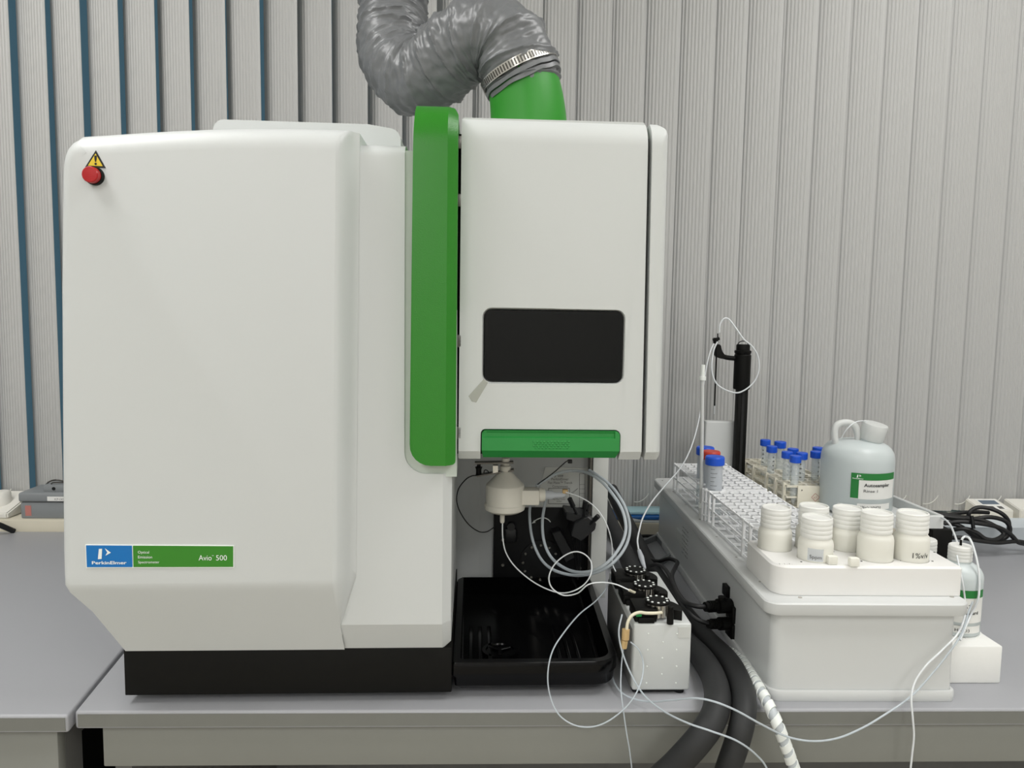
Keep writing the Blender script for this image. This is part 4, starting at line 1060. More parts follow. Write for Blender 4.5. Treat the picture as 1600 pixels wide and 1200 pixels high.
# rinse tower, tall thin tube
q0 = PY(1099, 656, 1.735); q1 = PY(1147, 656, 1.735)
rt_ = wthing('rinse_tower', 'plain white upright block behind the wire racks', 'block', ((q0.x + q1.x) / 2, 1.71, ZD))
finish('tower_shell', bx(q0.x, q1.x, 1.69 + 0.025, 1.737, ZD, q0.z, 0.004, 3), 'sampler_white', rt_)
finish('tower_foot', bx(q0.x - 0.003, q1.x + 0.003, 1.70, 1.737, ZD, ZD + 0.006, 0.001), 'sampler_white', rt_)
st = wthing('standing_tube', 'tall thin white standpipe with collar rising from the deck edge beside the racks', 'tube', PY(1097, 812, 1.40))
xb_, xt_ = PY(1095.5, 812, 1.385), PY(1098, 578, 1.385)
zz = lambda py: PY(1097, py, 1.385).z
b = BM(); rod(b, (xb_.x, 1.385, ZD), (xt_.x, 1.385, zz(592)), 0.0035, 14); finish('pipe', b, 'sampler_white', st, 40)
b = BM(); rod(b, (xb_.x, 1.385, ZD), (xb_.x + 0.0002, 1.385, zz(793)), 0.0050, 14); finish('lower_sleeve', b, 'sampler_white', st, 40)
b = BM(); rod(b, (xb_.x, 1.385, zz(793)), (xb_.x, 1.385, zz(786)), 0.0062, 16); finish('lower_collar', b, 'print_white', st, 40)
b = BM(); rod(b, (xt_.x, 1.385, zz(594)), (xt_.x, 1.385, zz(588)), 0.0062, 16); rod(b, (xt_.x, 1.385, zz(588)), (xt_.x, 1.385, zz(570)), 0.0040, 14); finish('top_fitting', b, 'print_white', st, 40)

# ---- wire racks
def wire_rack(name, label, x0, x1, y0, y1, z0, h, nx, ny, m, posts, grp):
    t = wthing(name, label, 'rack', ((x0 + x1) / 2, (y0 + y1) / 2, z0), grp)
    wd = 0.0013
    def grid(z, nm, wx=wd, wy=wd, th=0.0016, ny=ny):
        b = BM()
        for i in range(nx + 1):
            x = x0 + (x1 - x0) * i / nx; box(b, x - wx, x + wx, y0, y1, z - th, z + th)
        for j in range(ny + 1):
            y = y0 + (y1 - y0) * j / ny; box(b, x0, x1, y - wy, y + wy, z - th, z + th)
        return finish(nm, b, m, t, 0)
    grid(z0 + h, 'top_grid', 0.0016, 0.0023); grid(z0 + h * 0.5, 'middle_grid', 0.0010, 0.0013, 0.0016, 4); grid(z0 + 0.004, 'bottom_grid', 0.0010, 0.0020, 0.0016, 5)
    for y in posts:
        for x in (x0, x1):
            b = bx(x - 0.0022, x + 0.0022, y - 0.0032, y + 0.0032, z0, z0 + h + 0.003, 0.0008); finish('post', b, m, t)
    return t
HA = 0.058
wire_rack('tube_rack', 'empty white wire tube rack behind the jars, front one of two', 0.4075, 0.5175, 1.121, 1.352, ZD, HA, 6, 11, 'wire_white', (1.135, 1.165, 1.325, 1.35), 'white wire racks')
wire_rack('tube_rack', 'white wire tube rack with three wide capped tubes, rear one of two', 0.4075, 0.5175, 1.37, 1.61, ZD, HA, 6, 11, 'wire_white', (1.372, 1.40, 1.58, 1.608), 'white wire racks')

# ---- cream rack with pierced plates
CX0, CX1, CY0, CY1, CH = 0.597, 0.703, 1.470, 1.752, 0.044
ct = wthing('tube_rack', 'cream tube rack with diamond mark on its end plate, holding slim blue-capped tubes', 'rack', ((CX0 + CX1) / 2, 1.61, ZD))
def pierced(z, th, nx, ny, nm):
    b = BM()
    for zz_ in (z, z + th):
        for i in range(nx):
            for j in range(ny):
                xa_, xb_ = CX0 + (CX1 - CX0) * i / nx, CX0 + (CX1 - CX0) * (i + 1) / nx
                ya_, yb_ = CY0 + (CY1 - CY0) * j / ny, CY0 + (CY1 - CY0) * (j + 1) / ny
                cx__, cy__ = (xa_ + xb_) / 2, (ya_ + yb_) / 2; r = min(xb_ - xa_, yb_ - ya_) / 2 * 0.88
                sq = [(xb_, cy__), (xb_, yb_), (cx__, yb_), (xa_, yb_), (xa_, cy__), (xa_, ya_), (cx__, ya_), (xb_, ya_)]
                oc = [(cx__ + r * math.cos(k * math.pi / 4), cy__ + r * math.sin(k * math.pi / 4)) for k in range(8)]
                S = [b.verts.new((x, y, zz_)) for x, y in sq]; O = [b.verts.new((x, y, zz_)) for x, y in oc]
                for k in range(8): b.faces.new((S[k], S[(k + 1) % 8], O[(k + 1) % 8], O[k]))
                if zz_ == z:
                    O2 = [b.verts.new((x, y, z + th)) for x, y in oc]
                    for k in range(8): b.faces.new((O[k], O[(k + 1) % 8], O2[(k + 1) % 8], O2[k]))
    for (xa_, ya_, xb_, yb_) in ((CX0, CY0, CX1, CY0), (CX1, CY0, CX1, CY1), (CX1, CY1, CX0, CY1), (CX0, CY1, CX0, CY0)):
        b.faces.new([b.verts.new(p) for p in ((xa_, ya_, z), (xb_, yb_, z), (xb_, yb_, z + th), (xa_, ya_, z + th))])
    bmesh.ops.remove_doubles(b, verts=b.verts[:], dist=1e-5)
    return finish(nm, b, 'rack_cream', ct, 0)
pierced(ZD + CH - 0.003, 0.004, 5, 13, 'top_plate'); pierced(ZD + CH * 0.45, 0.003, 5, 13, 'middle_plate')
finish('bottom_plate', bx(CX0, CX1, CY0, CY1, ZD, ZD + 0.003), 'rack_cream', ct, 0)
for y in (CY0 + 0.015, CY0 + 0.06, CY0 + 0.11, CY0 + 0.19, CY1 - 0.04, CY1 - 0.005):
    for x in (CX0, CX1): finish('post', bx(x - 0.003, x + 0.003, y - 0.004, y + 0.004, ZD, ZD + CH + 0.004, 0.001), 'rack_cream', ct)
a = PY(1247, 763, CY0 - 0.004); c = PY(1305, 763, CY0 - 0.004)
ep = finish('end_plate', bx(a.x, c.x, CY0 - 0.004, CY0 - 0.0005, ZD + 0.001, ZD + CH + 0.001, 0.0008), 'rack_cream', ct)
def dm(px, py): q = PY(px, py, CY0 - 0.0046); return Vector((q.x, CY0 - 0.0046, q.z))
b = BM(); D = [dm(1274, 771), dm(1280.5, 777), dm(1274, 783.5), dm(1268, 777)]
for k in range(4): rod(b, D[k], D[(k + 1) % 4], 0.00045, 4)
o = dm(1271, 779); text(b, 'AT', lambda u, v: (o.x + u, o.y, o.z + v), width=0.007)
finish('diamond_mark', b, 'print_red', ep, 0)
for px, py in ((1253, 766), (1299, 766), (1252, 788), (1298, 788)):
    q = dm(px, py); finish('screw', lathe(BM(), [(0.0014, 0), (0.0009, 0.0006)], (0, 0, 0), 8, Matrix.Translation(q) @ Matrix.Rotation(math.pi / 2, 4, 'X')), 'dark_steel', ep)

# ---- slim tubes with blue caps (15 mL)
def slim_tube():
    t = thing('sample_vial', 'slim tube', 'tube', (0, 0, 0), 0, 'slim blue-capped tubes in the cream rack')
    b = BM(); H = 0.092
    lathe(b, [(0.0008, 0.0), (0.0035, 0.004), (0.0078, 0.020), (0.0078, H), (0.0070, H), (0.0070, 0.021), (0.003, 0.006), (0.0006, 0.003)], (0, 0, 0), 20)
    finish('tube_body', b, 'clear', t, 40)
    b = BM()
    for k, dz in enumerate((0.075, 0.066, 0.057, 0.048)):
        for a0 in (-1.1,):
            p = [(0.0079 * math.sin(a0 + da), -0.0079 * math.cos(a0 + da)) for da in (0, 0.35 + 0.1 * (k % 2))]
            poly(b, [(p[0][0], p[0][1], dz), (p[1][0], p[1][1], dz), (p[1][0], p[1][1], dz + 0.003), (p[0][0], p[0][1], dz + 0.003)])
    finish('graduation', b, 'print_grey', t, 0)
    b = BM(); n = 32
    lathe(b, [(0.0108, H - 0.006), (0.0113, H - 0.005), (0.0113, H + 0.006), (0.0104, H + 0.0075), (0.0005, H + 0.0078)], (0, 0, 0), n)
    for v in b.verts:
        if abs((v.co.x ** 2 + v.co.y ** 2) ** 0.5 - 0.0113) < 1e-4:
            a = math.atan2(v.co.y, v.co.x); k = 1.0 - 0.03 * (round(a / (2 * math.pi / n)) % 2); v.co.x *= k; v.co.y *= k
    finish('cap', b, 'cap_blue', t, 25)
    return t
proto = slim_tube()
SL = [((1196, 692), 'slim blue-capped tube standing alone at the back left of the cream rack'),
      ((1206, 702), 'slim blue-capped tube half hidden behind the taller wide-capped one in the cream rack'),
      ((1219, 697), 'tallest blue-capped tube of the left group in the cream rack'),
      ((1230, 711), 'slim blue-capped tube second from the front of the cream rack group'),
      ((1239, 706), 'slim blue-capped tube mostly hidden in the middle of the cream rack group'),
      ((1243, 717.5), 'frontmost slim blue-capped tube in the cream rack'),
      ((1253, 712.5), 'slim blue-capped tube just right behind the frontmost one in the cream rack'),
      ((1275, 710.5), 'slim blue-capped tube at the right of the cream rack, front of a pair'),
      ((1278, 704), 'slim blue-capped tube at the right of the cream rack, back of a pair')]
ZC = ZD + 0.003 + 0.0925
for i, ((px, py), lab) in enumerate(SL):
    o = proto if i == 0 else copy_tree(proto)
    q = PZ(px, py, ZC); o.location = (q.x, q.y, ZD + 0.0032); o.rotation_euler.z = i * 1.1; o['label'] = lab
    if i == 2: o.scale = (1.12, 1.12, 1.03)

# ---- wide tubes (50 mL)
def wide_tube(capm, lab, px, py, z):
    q = PZ(px, py, z)
    t = thing('centrifuge_tube', lab, 'tube', (q.x, q.y, ZD + 0.0005), 0, 'wide capped tubes in the wire rack')
    H = 0.112
    lathe_b = lathe(BM(), [(0.013, 0.0), (0.0145, 0.0), (0.0145, H), (0.0135, H), (0.0135, 0.002), (0.001, 0.0025)], (0, 0, 0), 28)
    finish('tube_body', lathe_b, 'clear', t, 40)
    finish('print_area', lathe(BM(), [(0.0147, 0.045), (0.0147, H - 0.008)], (0, 0, 0), 28, None, False), 'clear_frost', t, 60)
    n = 40; b = lathe(BM(), [(0.0168, H - 0.008), (0.0175, H - 0.007), (0.0175, H + 0.005), (0.0160, H + 0.0075), (0.0005, H + 0.008)], (0, 0, 0), n)
    finish('cap', b, capm, t, 30)
    b = BM()
    for k in range(7):
        a0, a1 = -0.75, -0.75 + 0.5 + 0.15 * (k % 3); z_ = 0.052 + 0.0075 * k; r = 0.0149
        A = [a0 + (a1 - a0) * j / 4 for j in range(5)]
        for j in range(4): poly(b, [(r * math.sin(A[j]), -r * math.cos(A[j]), z_), (r * math.sin(A[j + 1]), -r * math.cos(A[j + 1]), z_), (r * math.sin(A[j + 1]), -r * math.cos(A[j + 1]), z_ + 0.0007), (r * math.sin(A[j]), -r * math.cos(A[j]), z_ + 0.0007)])
    finish('print_lines', b, 'print_grey', t, 0)
    return t
ZW = ZD + 0.112
wide_tube('cap_blue', 'front wide tube with blue cap, nearest of three at the thin standpipe', 1117, 719.5, ZW)
wide_tube('cap_red', 'wide tube with red cap, middle of three at the thin standpipe', 1111, 711, ZW)
wide_tube('cap_blue', 'rear wide tube with blue cap, farthest of three at the thin standpipe', 1102, 704.5, ZW)
b = BM(); q = PZ(1117, 719.5, ZW)
bo = wthing('tube_holder', 'white looped holder around the front wide blue-capped tube', 'holder', (q.x, q.y, ZD))
for z in (ZD + 0.012, ZD + 0.036, ZD + 0.058):
    b = BM(); tube(b, [(q.x + 0.0195 * math.cos(a), q.y + 0.0195 * math.sin(a), z) for a in [math.pi + math.pi * k / 10 for k in range(11)]], 0.0016, 6, 3); finish('loop', b, 'wire_white', bo, 60)
for sx in (-1, 1): finish('upright', bx(q.x + sx * 0.0195 - 0.0018, q.x + sx * 0.0195 + 0.0018, q.y - 0.002, q.y + 0.002, ZD, ZD + 0.06), 'wire_white', bo, 0)

# ---- thick white bottle block with jars
ZB = 0.981
plan = rounded([(0.394, 0.997, 0.022), (0.652, 0.995, 0.004), (0.655, 1.117, 0.004), (0.396, 1.117, 0.006)], 8)
bb = BM(); bb.free()
blk = planloft(plan, [(0.0, ZD + 0.0005), (0.0, ZB - 0.003), (-0.003, ZB)])
JR = [((1213, 793), 1.080, 1.0415, 'translucent screw-top jar at the left end of the white block', ''),
      ((1277, 803), 1.032, 1.0405, 'translucent screw-top jar marked 5ppm in front', '5ppm'),
      ((1272, 789.5), 1.0815, 1.044, 'translucent screw-top jar hidden behind the one marked 5ppm', ''),
      ((1325, 793), 1.080, 1.0415, 'translucent screw-top jar set back between two nearer jars', ''),
      ((1371, 795), 1.033, 1.0475, 'unmarked translucent screw-top jar in the front row, second from right', ''),
      ((1427, 795), 1.033, 1.0475, 'translucent screw-top jar marked 1%v/v at the right end', '1%v/v')]
bmesh.ops.recalc_face_normals(blk, faces=blk.faces[:])
ctr = []
for (px, py), Y, zt3, lab, tx in JR:
    ctr.append((PY(px, py, Y).x, Y))
for (x, y) in ctr:
    cut = lathe(BM(), [(0.0242, ZB - 0.012), (0.0242, ZB + 0.02)], (x, y, 0), 28)
    bmesh.ops.recalc_face_normals(cut, faces=cut.faces[:])
    blk = boolean_cut(blk, cut)
bk = wthing('bottle_block', 'thick white plastic bottle block on the front of the autosampler', 'block', (0.527, 1.067, ZD + 0.0005))
bko = finish('slab', blk, 'block_white', bk, 35)
for px, py in ((1252, 878), (1302, 862), (1346, 877), (1408, 876), (1457, 877), (1460, 863)):
    q = PZ(px, py, ZB); finish('peg_hole', lathe(BM(), [(0.0014, ZB - 0.001), (0.0014, ZB + 0.0004)], (q.x, q.y, 0), 8), 'black_matte', bk)
q = PZ(1214, 882, ZB)
b = BM(); text(b, '- 3 - 1 - 7 -', lambda u, v: (q.x + u, q.y + v, ZB + 0.0004), width=0.022); finish('stamped_text', b, 'print_black', bk, 0)
for (x, y), ((px, py), Y, zt3, lab, tx) in zip(ctr, JR):
    z0 = ZB - 0.0115; H = zt3 - z0
    t = thing('sample_jar', lab, 'jar', (x, y, z0), 0, 'translucent jars in the white block')
    nk = H - 0.030
    jb = finish('jar_body', lathe(BM(), [(0.0222, 0.0), (0.0236, 0.0015), (0.0236, nk - 0.008), (0.0224, nk - 0.003), (0.0198, nk), (0.0194, nk + 0.012)], (0, 0, 0), 36), 'hdpe', t, 45)
    finish('contents', lathe(BM(), [(0.0212, 0.002), (0.0224, 0.004), (0.0224, nk - 0.012), (0.0005, nk - 0.0118)], (0, 0, 0), 28), 'milky', jb, 45)
    prof = [(0.0200, nk + 0.001)]
    for k in range(4): prof += [(0.0210, nk + 0.003 + k * 0.0062), (0.0210, nk + 0.0068 + k * 0.0062), (0.0203, nk + 0.0078 + k * 0.0062)]
    prof += [(0.0207, H - 0.001), (0.0197, H), (0.0188, H), (0.0183, H - 0.0025), (0.0005, H - 0.0025)]
    finish('lid', lathe(BM(), prof, (0, 0, 0), 36), 'hdpe_lid', t, 45)
    if tx:
        view = math.atan2(x, y); r = 0.0239
        b = BM(); a0 = -view - (0.30 if tx == '5ppm' else -0.12)
        for k in range(8):
            A, B = a0 - 0.12 + k * 0.11, a0 - 0.12 + (k + 1) * 0.11
            poly(b, [(r * math.sin(A), -r * math.cos(A), 0.0135), (r * math.sin(B), -r * math.cos(B), 0.0135), (r * math.sin(B), -r * math.cos(B), 0.031), (r * math.sin(A), -r * math.cos(A), 0.031)])
        if tx == '5ppm': finish('tape_label', b, 'clear_frost', jb, 60)
        else: b.free()
        b = BM(); r = 0.0242; zz1 = 0.017 if tx == '5ppm' else 0.0185
        text(b, tx, lambda u, v: (r * math.sin(a0 + u / r), -r * math.cos(a0 + u / r), zz1 + v), width=0.016 if tx == '5ppm' else 0.023)
        finish('marking', b, 'print_grey' if tx == '5ppm' else 'print_black', jb, 0)
for i, (px, py) in enumerate(((1302, 883), (1336, 886))):
    q = PZ(px, py, ZB)
    tag(finish('plastic_plug', bx(q.x - 0.0065, q.x + 0.0065, q.y, q.y + 0.009, ZB, ZB + 0.012, 0.0015), 'hdpe', None), ('small white plug between the jars, left one of two', 'small white plug between the jars, right one of two')[i], 'plug', 'small plugs on the block')

# ---- side tray and carboy
tr = wthing('bottle_tray', 'white open tray under the big bottle beside the racks', 'tray', (0.75, 1.41, ZD - 0.017))
plan = rounded([(0.672 + 0.0, 1.318, 0.006), (0.825, 1.318, 0.006), (0.812, 1.545, 0.01), (0.672, 1.545, 0.006)], 5)
finish('tray_shell', planloft(plan, [(-0.004, ZD + 0.002), (0.0, ZD + 0.003), (0.0, 0.9645), (-0.0015, 0.966), (-0.006, 0.966), (-0.0075, 0.9645), (-0.008, ZD + 0.0065)]), 'sampler_white', tr, 35)
finish('support_arm', bx(0.655, 0.80, 1.36, 1.50, ZD - 0.004, ZD + 0.0022, 0.001), 'sampler_white', tr, 0)
YC = 1.452; qc = PY(1338, 745, YC); RC = 0.0665
cz0 = ZD + 0.0068; zsh = PY(1338, 708, YC).z; ztp = PY(1338, 687, YC).z
cb_ = wthing('carboy', 'big translucent plastic bottle with handle and green Autosampler Rinse label', 'bottle', (qc.x, YC, cz0))
finish('bottle_body', lathe(BM(), [(RC - 0.004, cz0), (RC, cz0 + 0.005), (RC, zsh - 0.012), (RC * 0.99, zsh - 0.004), (RC * 0.965, zsh + 0.004), (RC * 0.91, zsh + 0.011), (RC * 0.82, zsh + 0.0175), (RC * 0.68, zsh + 0.0225), (RC * 0.45, ztp), (0.001, ztp + 0.002)], (qc.x, YC, 0), 56), 'carboy', cb_, 50)
zlq = PY(1338, 716, YC - 0.03).z
finish('liquid', lathe(BM(), [(RC - 0.006, cz0 + 0.002), (RC - 0.0025, cz0 + 0.006), (RC - 0.0025, zlq), (0.001, zlq + 0.0001)], (qc.x, YC, 0), 48), 'liquid', cb_, 50)
hp = pix([(1307, 697, YC - 0.005), (1304, 680, YC - 0.005), (1306, 667, YC - 0.005), (1314, 661, YC - 0.005), (1326, 660.5, YC - 0.005), (1335, 665, YC - 0.005), (1340, 677, YC - 0.005), (1341, 692, YC - 0.005)])
b = BM(); sweep(b, catmull(hp, 6), 0.0064, 14); finish('handle', b, 'carboy_cap', cb_, 60)
n0 = PY(1357, 700, YC - 0.01); n1 = PY(1361, 660, YC - 0.01); axn = (n1 - n0).normalized(); axn = (axn + Vector((0.10, -0.18, 0))).normalized()
M = Matrix.Translation(n0) @ axn.to_track_quat('Z', 'Y').to_matrix().to_4x4(); LN = (n1 - n0).length
finish('neck', lathe(BM(), [(0.021, 0), (0.0195, LN * 0.3), (0.0195, LN * 0.45)], (0, 0, 0), 28, M), 'carboy', cb_, 50)
b = lathe(BM(), [(0.0205, LN * 0.36), (0.0215, LN * 0.40), (0.0232, LN * 0.93), (0.0222, LN * 0.99), (0.001, LN * 1.0)], (0, 0, 0), 40, M); finish('screw_cap', b, 'carboy_cap', cb_, 30)
b = BM(); tube(b, pix([(1314, 685, YC - 0.02), (1322, 672, YC - 0.03), (1334, 661, YC - 0.03), (1347, 657.5, YC - 0.02), (1358, 660, YC - 0.01)]), 0.0011, 6); finish('vent_line', b, 'tube_white', cb_, 60)
va = math.atan2(qc.x, YC)
def wrap_patch(cx__, cy__, r, a0, a1, z0, z1, m, nm, par, n=16):
    b = BM(); V = []
    for k in range(n + 1):
        a = a0 + (a1 - a0) * k / n; V.append((b.verts.new((cx__ + r * math.sin(a), cy__ - r * math.cos(a), z0)), b.verts.new((cx__ + r * math.sin(a), cy__ - r * math.cos(a), z1))))
    for k in range(n): b.faces.new((V[k][0], V[k + 1][0], V[k + 1][1], V[k][1]))
    return finish(nm, b, m, par, 60)
def ang(px, c, R_): return -va + math.asin(max(-1, min(1, (px - c) / R_)))
zp = lambda py: PY(1360, py, YC - RC * 0.8).z
a0, a1 = ang(1331, 1338, 53.5), ang(1389, 1338, 53.5)
lab = wrap_patch(qc.x, YC, RC + 0.0005, a0, a1, zp(778), zp(738.5), 'label_white', 'label', cb_); lab['label'] = 'white label with green border'
wrap_patch(qc.x, YC, RC + 0.0009, a0, a1, zp(748.5), zp(738), 'label_green', 'label_band', lab)
wrap_patch(qc.x, YC, RC + 0.0009, a0, ang(1342, 1338, 53.5), zp(777), zp(748), 'label_green', 'label_side', lab, 5)
b = BM(); r = RC + 0.0013
def wtext(b, s, a, z, wd, cx__, cy__, r, bold=False, ht=None): text(b, s, lambda u, v: (cx__ + r * math.sin(a + u / r), cy__ - r * math.cos(a + u / r), z + v), width=wd, height=ht, bold=bold)
wtext(b, 'Autosampler', ang(1349, 1338, 53.5), zp(758.5), 0.053, qc.x, YC, r, True, 0.0062); wtext(b, 'Rinse 1', ang(1349, 1338, 53.5), zp(767), 0.026, qc.x, YC, r, False, 0.0052)
finish('lettering', b, 'print_black', lab, 0)
b = BM(); wtext(b, 'PerkinElmer', ang(1333, 1338, 53.5), zp(747.2), 0.019, qc.x, YC, r, True, 0.002)
for pts_ in ([(1338.5, 745), (1340.2, 745), (1340.8, 740.5), (1339.2, 740.5)], [(1342, 740), (1345, 742), (1342.3, 743.5)]):
    poly(b, [(qc.x + r * math.sin(ang(p_, 1338, 53.5)), YC - r * math.cos(ang(p_, 1338, 53.5)), zp(y_)) for p_, y_ in pts_])
finish('logo', b, 'print_white', lab, 0)
l2 = wrap_patch(qc.x, YC, RC + 0.0005, ang(1341, 1338, 53.5), ang(1385, 1338, 53.5), zp(794), zp(785), 'label_white', 'tape_label', cb_)
b = BM(); wtext(b, '1%v/v HNO3', ang(1346, 1338, 53.5), zp(792), 0.038, qc.x, YC, r, False, 0.0048); finish('lettering', b, 'print_black', l2, 0)

# ---- internal standard bottle on foam block
fo = wthing('foam_block', 'white foam block on the bench at the right of the autosampler', 'block', (0.71, 1.09, BT))
fx1 = PZ(1561, 1068, BT).x; fb = BM()
box(fb, 0.662, fx1 + 0.002, 1.027, 1.124, BT, 0.855, 0.0025, 2); fbo = finish('foam_body', fb, 'foam', fo)
finish('foam_recess', lathe(BM(), [(0.0345, 0.8551), (0.0345, 0.8556), (0.0335, 0.8556)], (0.7055, 1.086, 0), 28), 'foam', fo)
def std_bottle(name, label, x, y, z0, R_, H, texts):
    t = wthing(name, label, 'bottle', (x, y, z0), 'narrow-necked reagent bottles')
    bd = finish('bottle_body', lathe(BM(), [(R_ * 0.94, z0), (R_, z0 + 0.002), (R_, z0 + H * 0.66), (R_ * 0.96, z0 + H * 0.70), (R_ * 0.86, z0 + H * 0.745), (R_ * 0.62, z0 + H * 0.79), (R_ * 0.46, z0 + H * 0.81), (R_ * 0.45, z0 + H * 0.86)], (x, y, 0), 36), 'carboy', t, 50)
    finish('liquid', lathe(BM(), [(R_ * 0.9, z0 + 0.002), (R_ * 0.95, z0 + 0.004), (R_ * 0.95, z0 + H * 0.62), (0.001, z0 + H * 0.621)], (x, y, 0), 32), 'liquid', bd, 50)
    prof = [(R_ * 0.47, z0 + H * 0.825)]
    for k in range(4): prof += [(R_ * 0.50, z0 + H * (0.832 + 0.039 * k)), (R_ * 0.50, z0 + H * (0.855 + 0.039 * k)), (R_ * 0.485, z0 + H * (0.864 + 0.039 * k))]
    prof += [(R_ * 0.49, z0 + H * 0.99), (R_ * 0.45, z0 + H), (0.001, z0 + H * 0.995)]
    cp = finish('cap', lathe(BM(), prof, (x, y, 0), 32), 'hdpe_lid', t, 45)
    rod_b = BM(); rod(rod_b, (x, y, z0 + H * 0.98), (x, y, z0 + H * 1.06), 0.0018, 10); finish('tube_plug', rod_b, 'black_plastic', t, 40)
    return t, bd
IX_, IY_, IR_, IH_ = 0.7055, 1.086, 0.0325, 0.1285
t, bd = std_bottle('reagent_bottle', 'reagent bottle with green-banded label standing on the white foam block', IX_, IY_, 0.8557, IR_, IH_, True)
v2 = math.atan2(IX_, IY_)
zi = lambda py: PY(1520, py, IY_ - 0.028).z
lab = wrap_patch(IX_, IY_, IR_ + 0.0004, -v2 - 1.3, -v2 + 1.3, zi(972), zi(922), 'label_white', 'label', bd)
wrap_patch(IX_, IY_, IR_ + 0.0007, -v2 - 1.3, -v2 + 1.3, zi(933.5), zi(921.5), 'label_green', 'label_band', lab)
b = BM(); r = IR_ + 0.001
wtext(b, 'Prep3', -v2 - 0.06, zi(950), 0.021, IX_, IY_, r, False, 0.0062); wtext(b, 'Internal Standard', -v2 - 0.60, zi(958.5), 0.052, IX_, IY_, r, True, 0.0046)
finish('lettering', b, 'print_black', lab, 0)
l2 = wrap_patch(IX_, IY_, IR_ + 0.0004, -v2 - 1.2, -v2 + 1.2, zi(988), zi(977), 'label_white', 'tape_label', bd)
b = BM(); wtext(b, '1%v/v HNO3', -v2 - 0.55, zi(986), 0.038, IX_, IY_, r, False, 0.0046); finish('lettering', b, 'print_black', l2, 0)
b = BM(); wtext(b, '25', -v2 + 0.18, zi(1001), 0.007, IX_, IY_, r, False, 0.0045); 
A = [(IX_ + r * math.sin(-v2 + 0.33 + 0.22 * math.cos(q_)), IY_ - r * math.cos(-v2 + 0.33 + 0.22 * math.cos(q_)), zi(999) + 0.0048 * math.sin(q_)) for q_ in [2 * math.pi * k / 14 for k in range(15)]]
sweep(b, [Vector(p) for p in A], 0.00025, 4); finish('pen_mark', b, 'print_grey', bd, 0)
qb = PY(1462, 850, 1.20)
std_bottle('reagent_bottle', 'reagent bottle behind the jars with only its white cap showing', 0.735, 1.225, BT, 0.036, PY(1465, 847, 1.205).z - BT, False)
line('bottle_tube', 'white tube arching from under the side tray down into the foam-block bottle', [(1462, 808, 1.34), (1474, 810, 1.31), (1484, 819, 1.26), (1491, 834, 1.18), (1497, 852, 1.11), (1501, 866, IY_)], 0.0016, 'tube_white')
line('bottle_tube', 'white tube making a tight loop above the foam-block bottle and down its side', [(1502, 866, IY_), (1501.5, 850, IY_), (1504, 841, IY_), (1509, 838.5, IY_), (1516, 843, IY_ - 0.01), (1523, 862, IY_ - 0.02), (1529, 890, IY_ - 0.03), (1530, 920, IY_ - 0.036), (1527, 940, IY_ - 0.038), (1515, 965, IY_ - 0.038), (1500, 1000, 1.02)], 0.0016, 'tube_white')
finish_o = None

# ================================================================== things on the sill and the back of the bench
# grey case
a = PY(29, 774, 1.775); c = PY(99, 813, 1.775)
x0, x1, z1 = a.x - 0.002, c.x + 0.10, PY(60, 770, 1.775).z
gc = wthing('equipment_case', 'grey plastic equipment case on the window sill at the far left', 'case', ((x0 + x1) / 2, 1.82, SILL))
zm = PY(60, 785, 1.775).z
finish('lower_shell', bx(x0 + 0.004, x1, 1.777, 1.865, SILL, zm, 0.003), 'case_grey', gc)
finish('lid', bx(x0 + 0.001, x1, 1.773, 1.865, zm + 0.0008, z1, 0.005, 3), 'case_grey', gc)
q0, q1 = PY(73.5, 776, 1.772), PY(95, 783, 1.772); tl = finish('paper_label', bx(q0.x, q1.x + 0.02, 1.7722, 1.7732, q1.z, q0.z), 'label_white', gc, 0)
b = BM(); o = PY(85, 781.5, 1.7718); text(b, 'ICP-OES', lambda u, v: (o.x + u, 1.7720, o.z + v), width=0.022); finish('lettering', b, 'print_grey', tl, 0)
q0, q1 = PY(39, 790, 1.7764), PY(49, 806, 1.7764); finish('red_mark', bx(q0.x, q1.x, 1.7765, 1.7775, q1.z, q0.z), 'print_red', gc, 0)
q = PY(84, 764, 1.79); lt = finish('latch', bx(q.x - 0.022, q.x + 0.06, 1.785, 1.835, z1 - 0.001, PY(84, 757, 1.79).z, 0.003), 'case_grey', gc)
finish('latch_hole', lathe(BM(), [(0.004, 0), (0.004, 0.001)], (0, 0, 0), 14, Matrix.Translation(PY(84, 763.5, 1.785)) @ Matrix.Rotation(math.pi / 2, 4, 'X')), 'black_matte', lt)
b = BM(); tube(b, pix([(72, 757, 1.80), (78, 752, 1.80), (88, 750, 1.81), (100, 752, 1.81)]), 0.0018, 8); tube(b, pix([(80, 756, 1.79), (84, 754, 1.79), (100, 754, 1.79)]), 0.0016, 8); finish('bail_handle', b, 'dark_steel', gc, 60)
# white desk unit, far left
a = PY(0, 813, 1.772); c = PY(12, 813, 1.772)
du = wthing('white_housing', 'white slope-topped housing on the window sill left of the grey case', 'housing', (c.x - 0.08, 1.81, SILL))
b = BM(); z0_, zf, zbk = SILL, PY(5, 802, 1.772).z, PY(20, 767, 1.86).z
xr_, xl_ = c.x, c.x - 0.22
V = [(xl_, 1.772, z0_), (xr_, 1.772, z0_), (xr_ + 0.004, 1.868, z0_), (xl_, 1.868, z0_), (xl_, 1.772, zf), (xr_ - 0.001, 1.772, zf), (xr_ + 0.012, 1.866, zbk), (xl_, 1.866, zbk)]
vs = [b.verts.new(v) for v in V]
for f in ((0, 1, 5, 4), (1, 2, 6, 5), (2, 3, 7, 6), (3, 0, 4, 7), (4, 5, 6, 7), (3, 2, 1, 0)): b.faces.new([vs[i] for i in f])
bmesh.ops.recalc_face_normals(b, faces=b.faces[:]); bmesh.ops.bevel(b, geom=b.edges[:], offset=0.003, segments=2, affect='EDGES'); finish('shell', b, 'device_white', du)
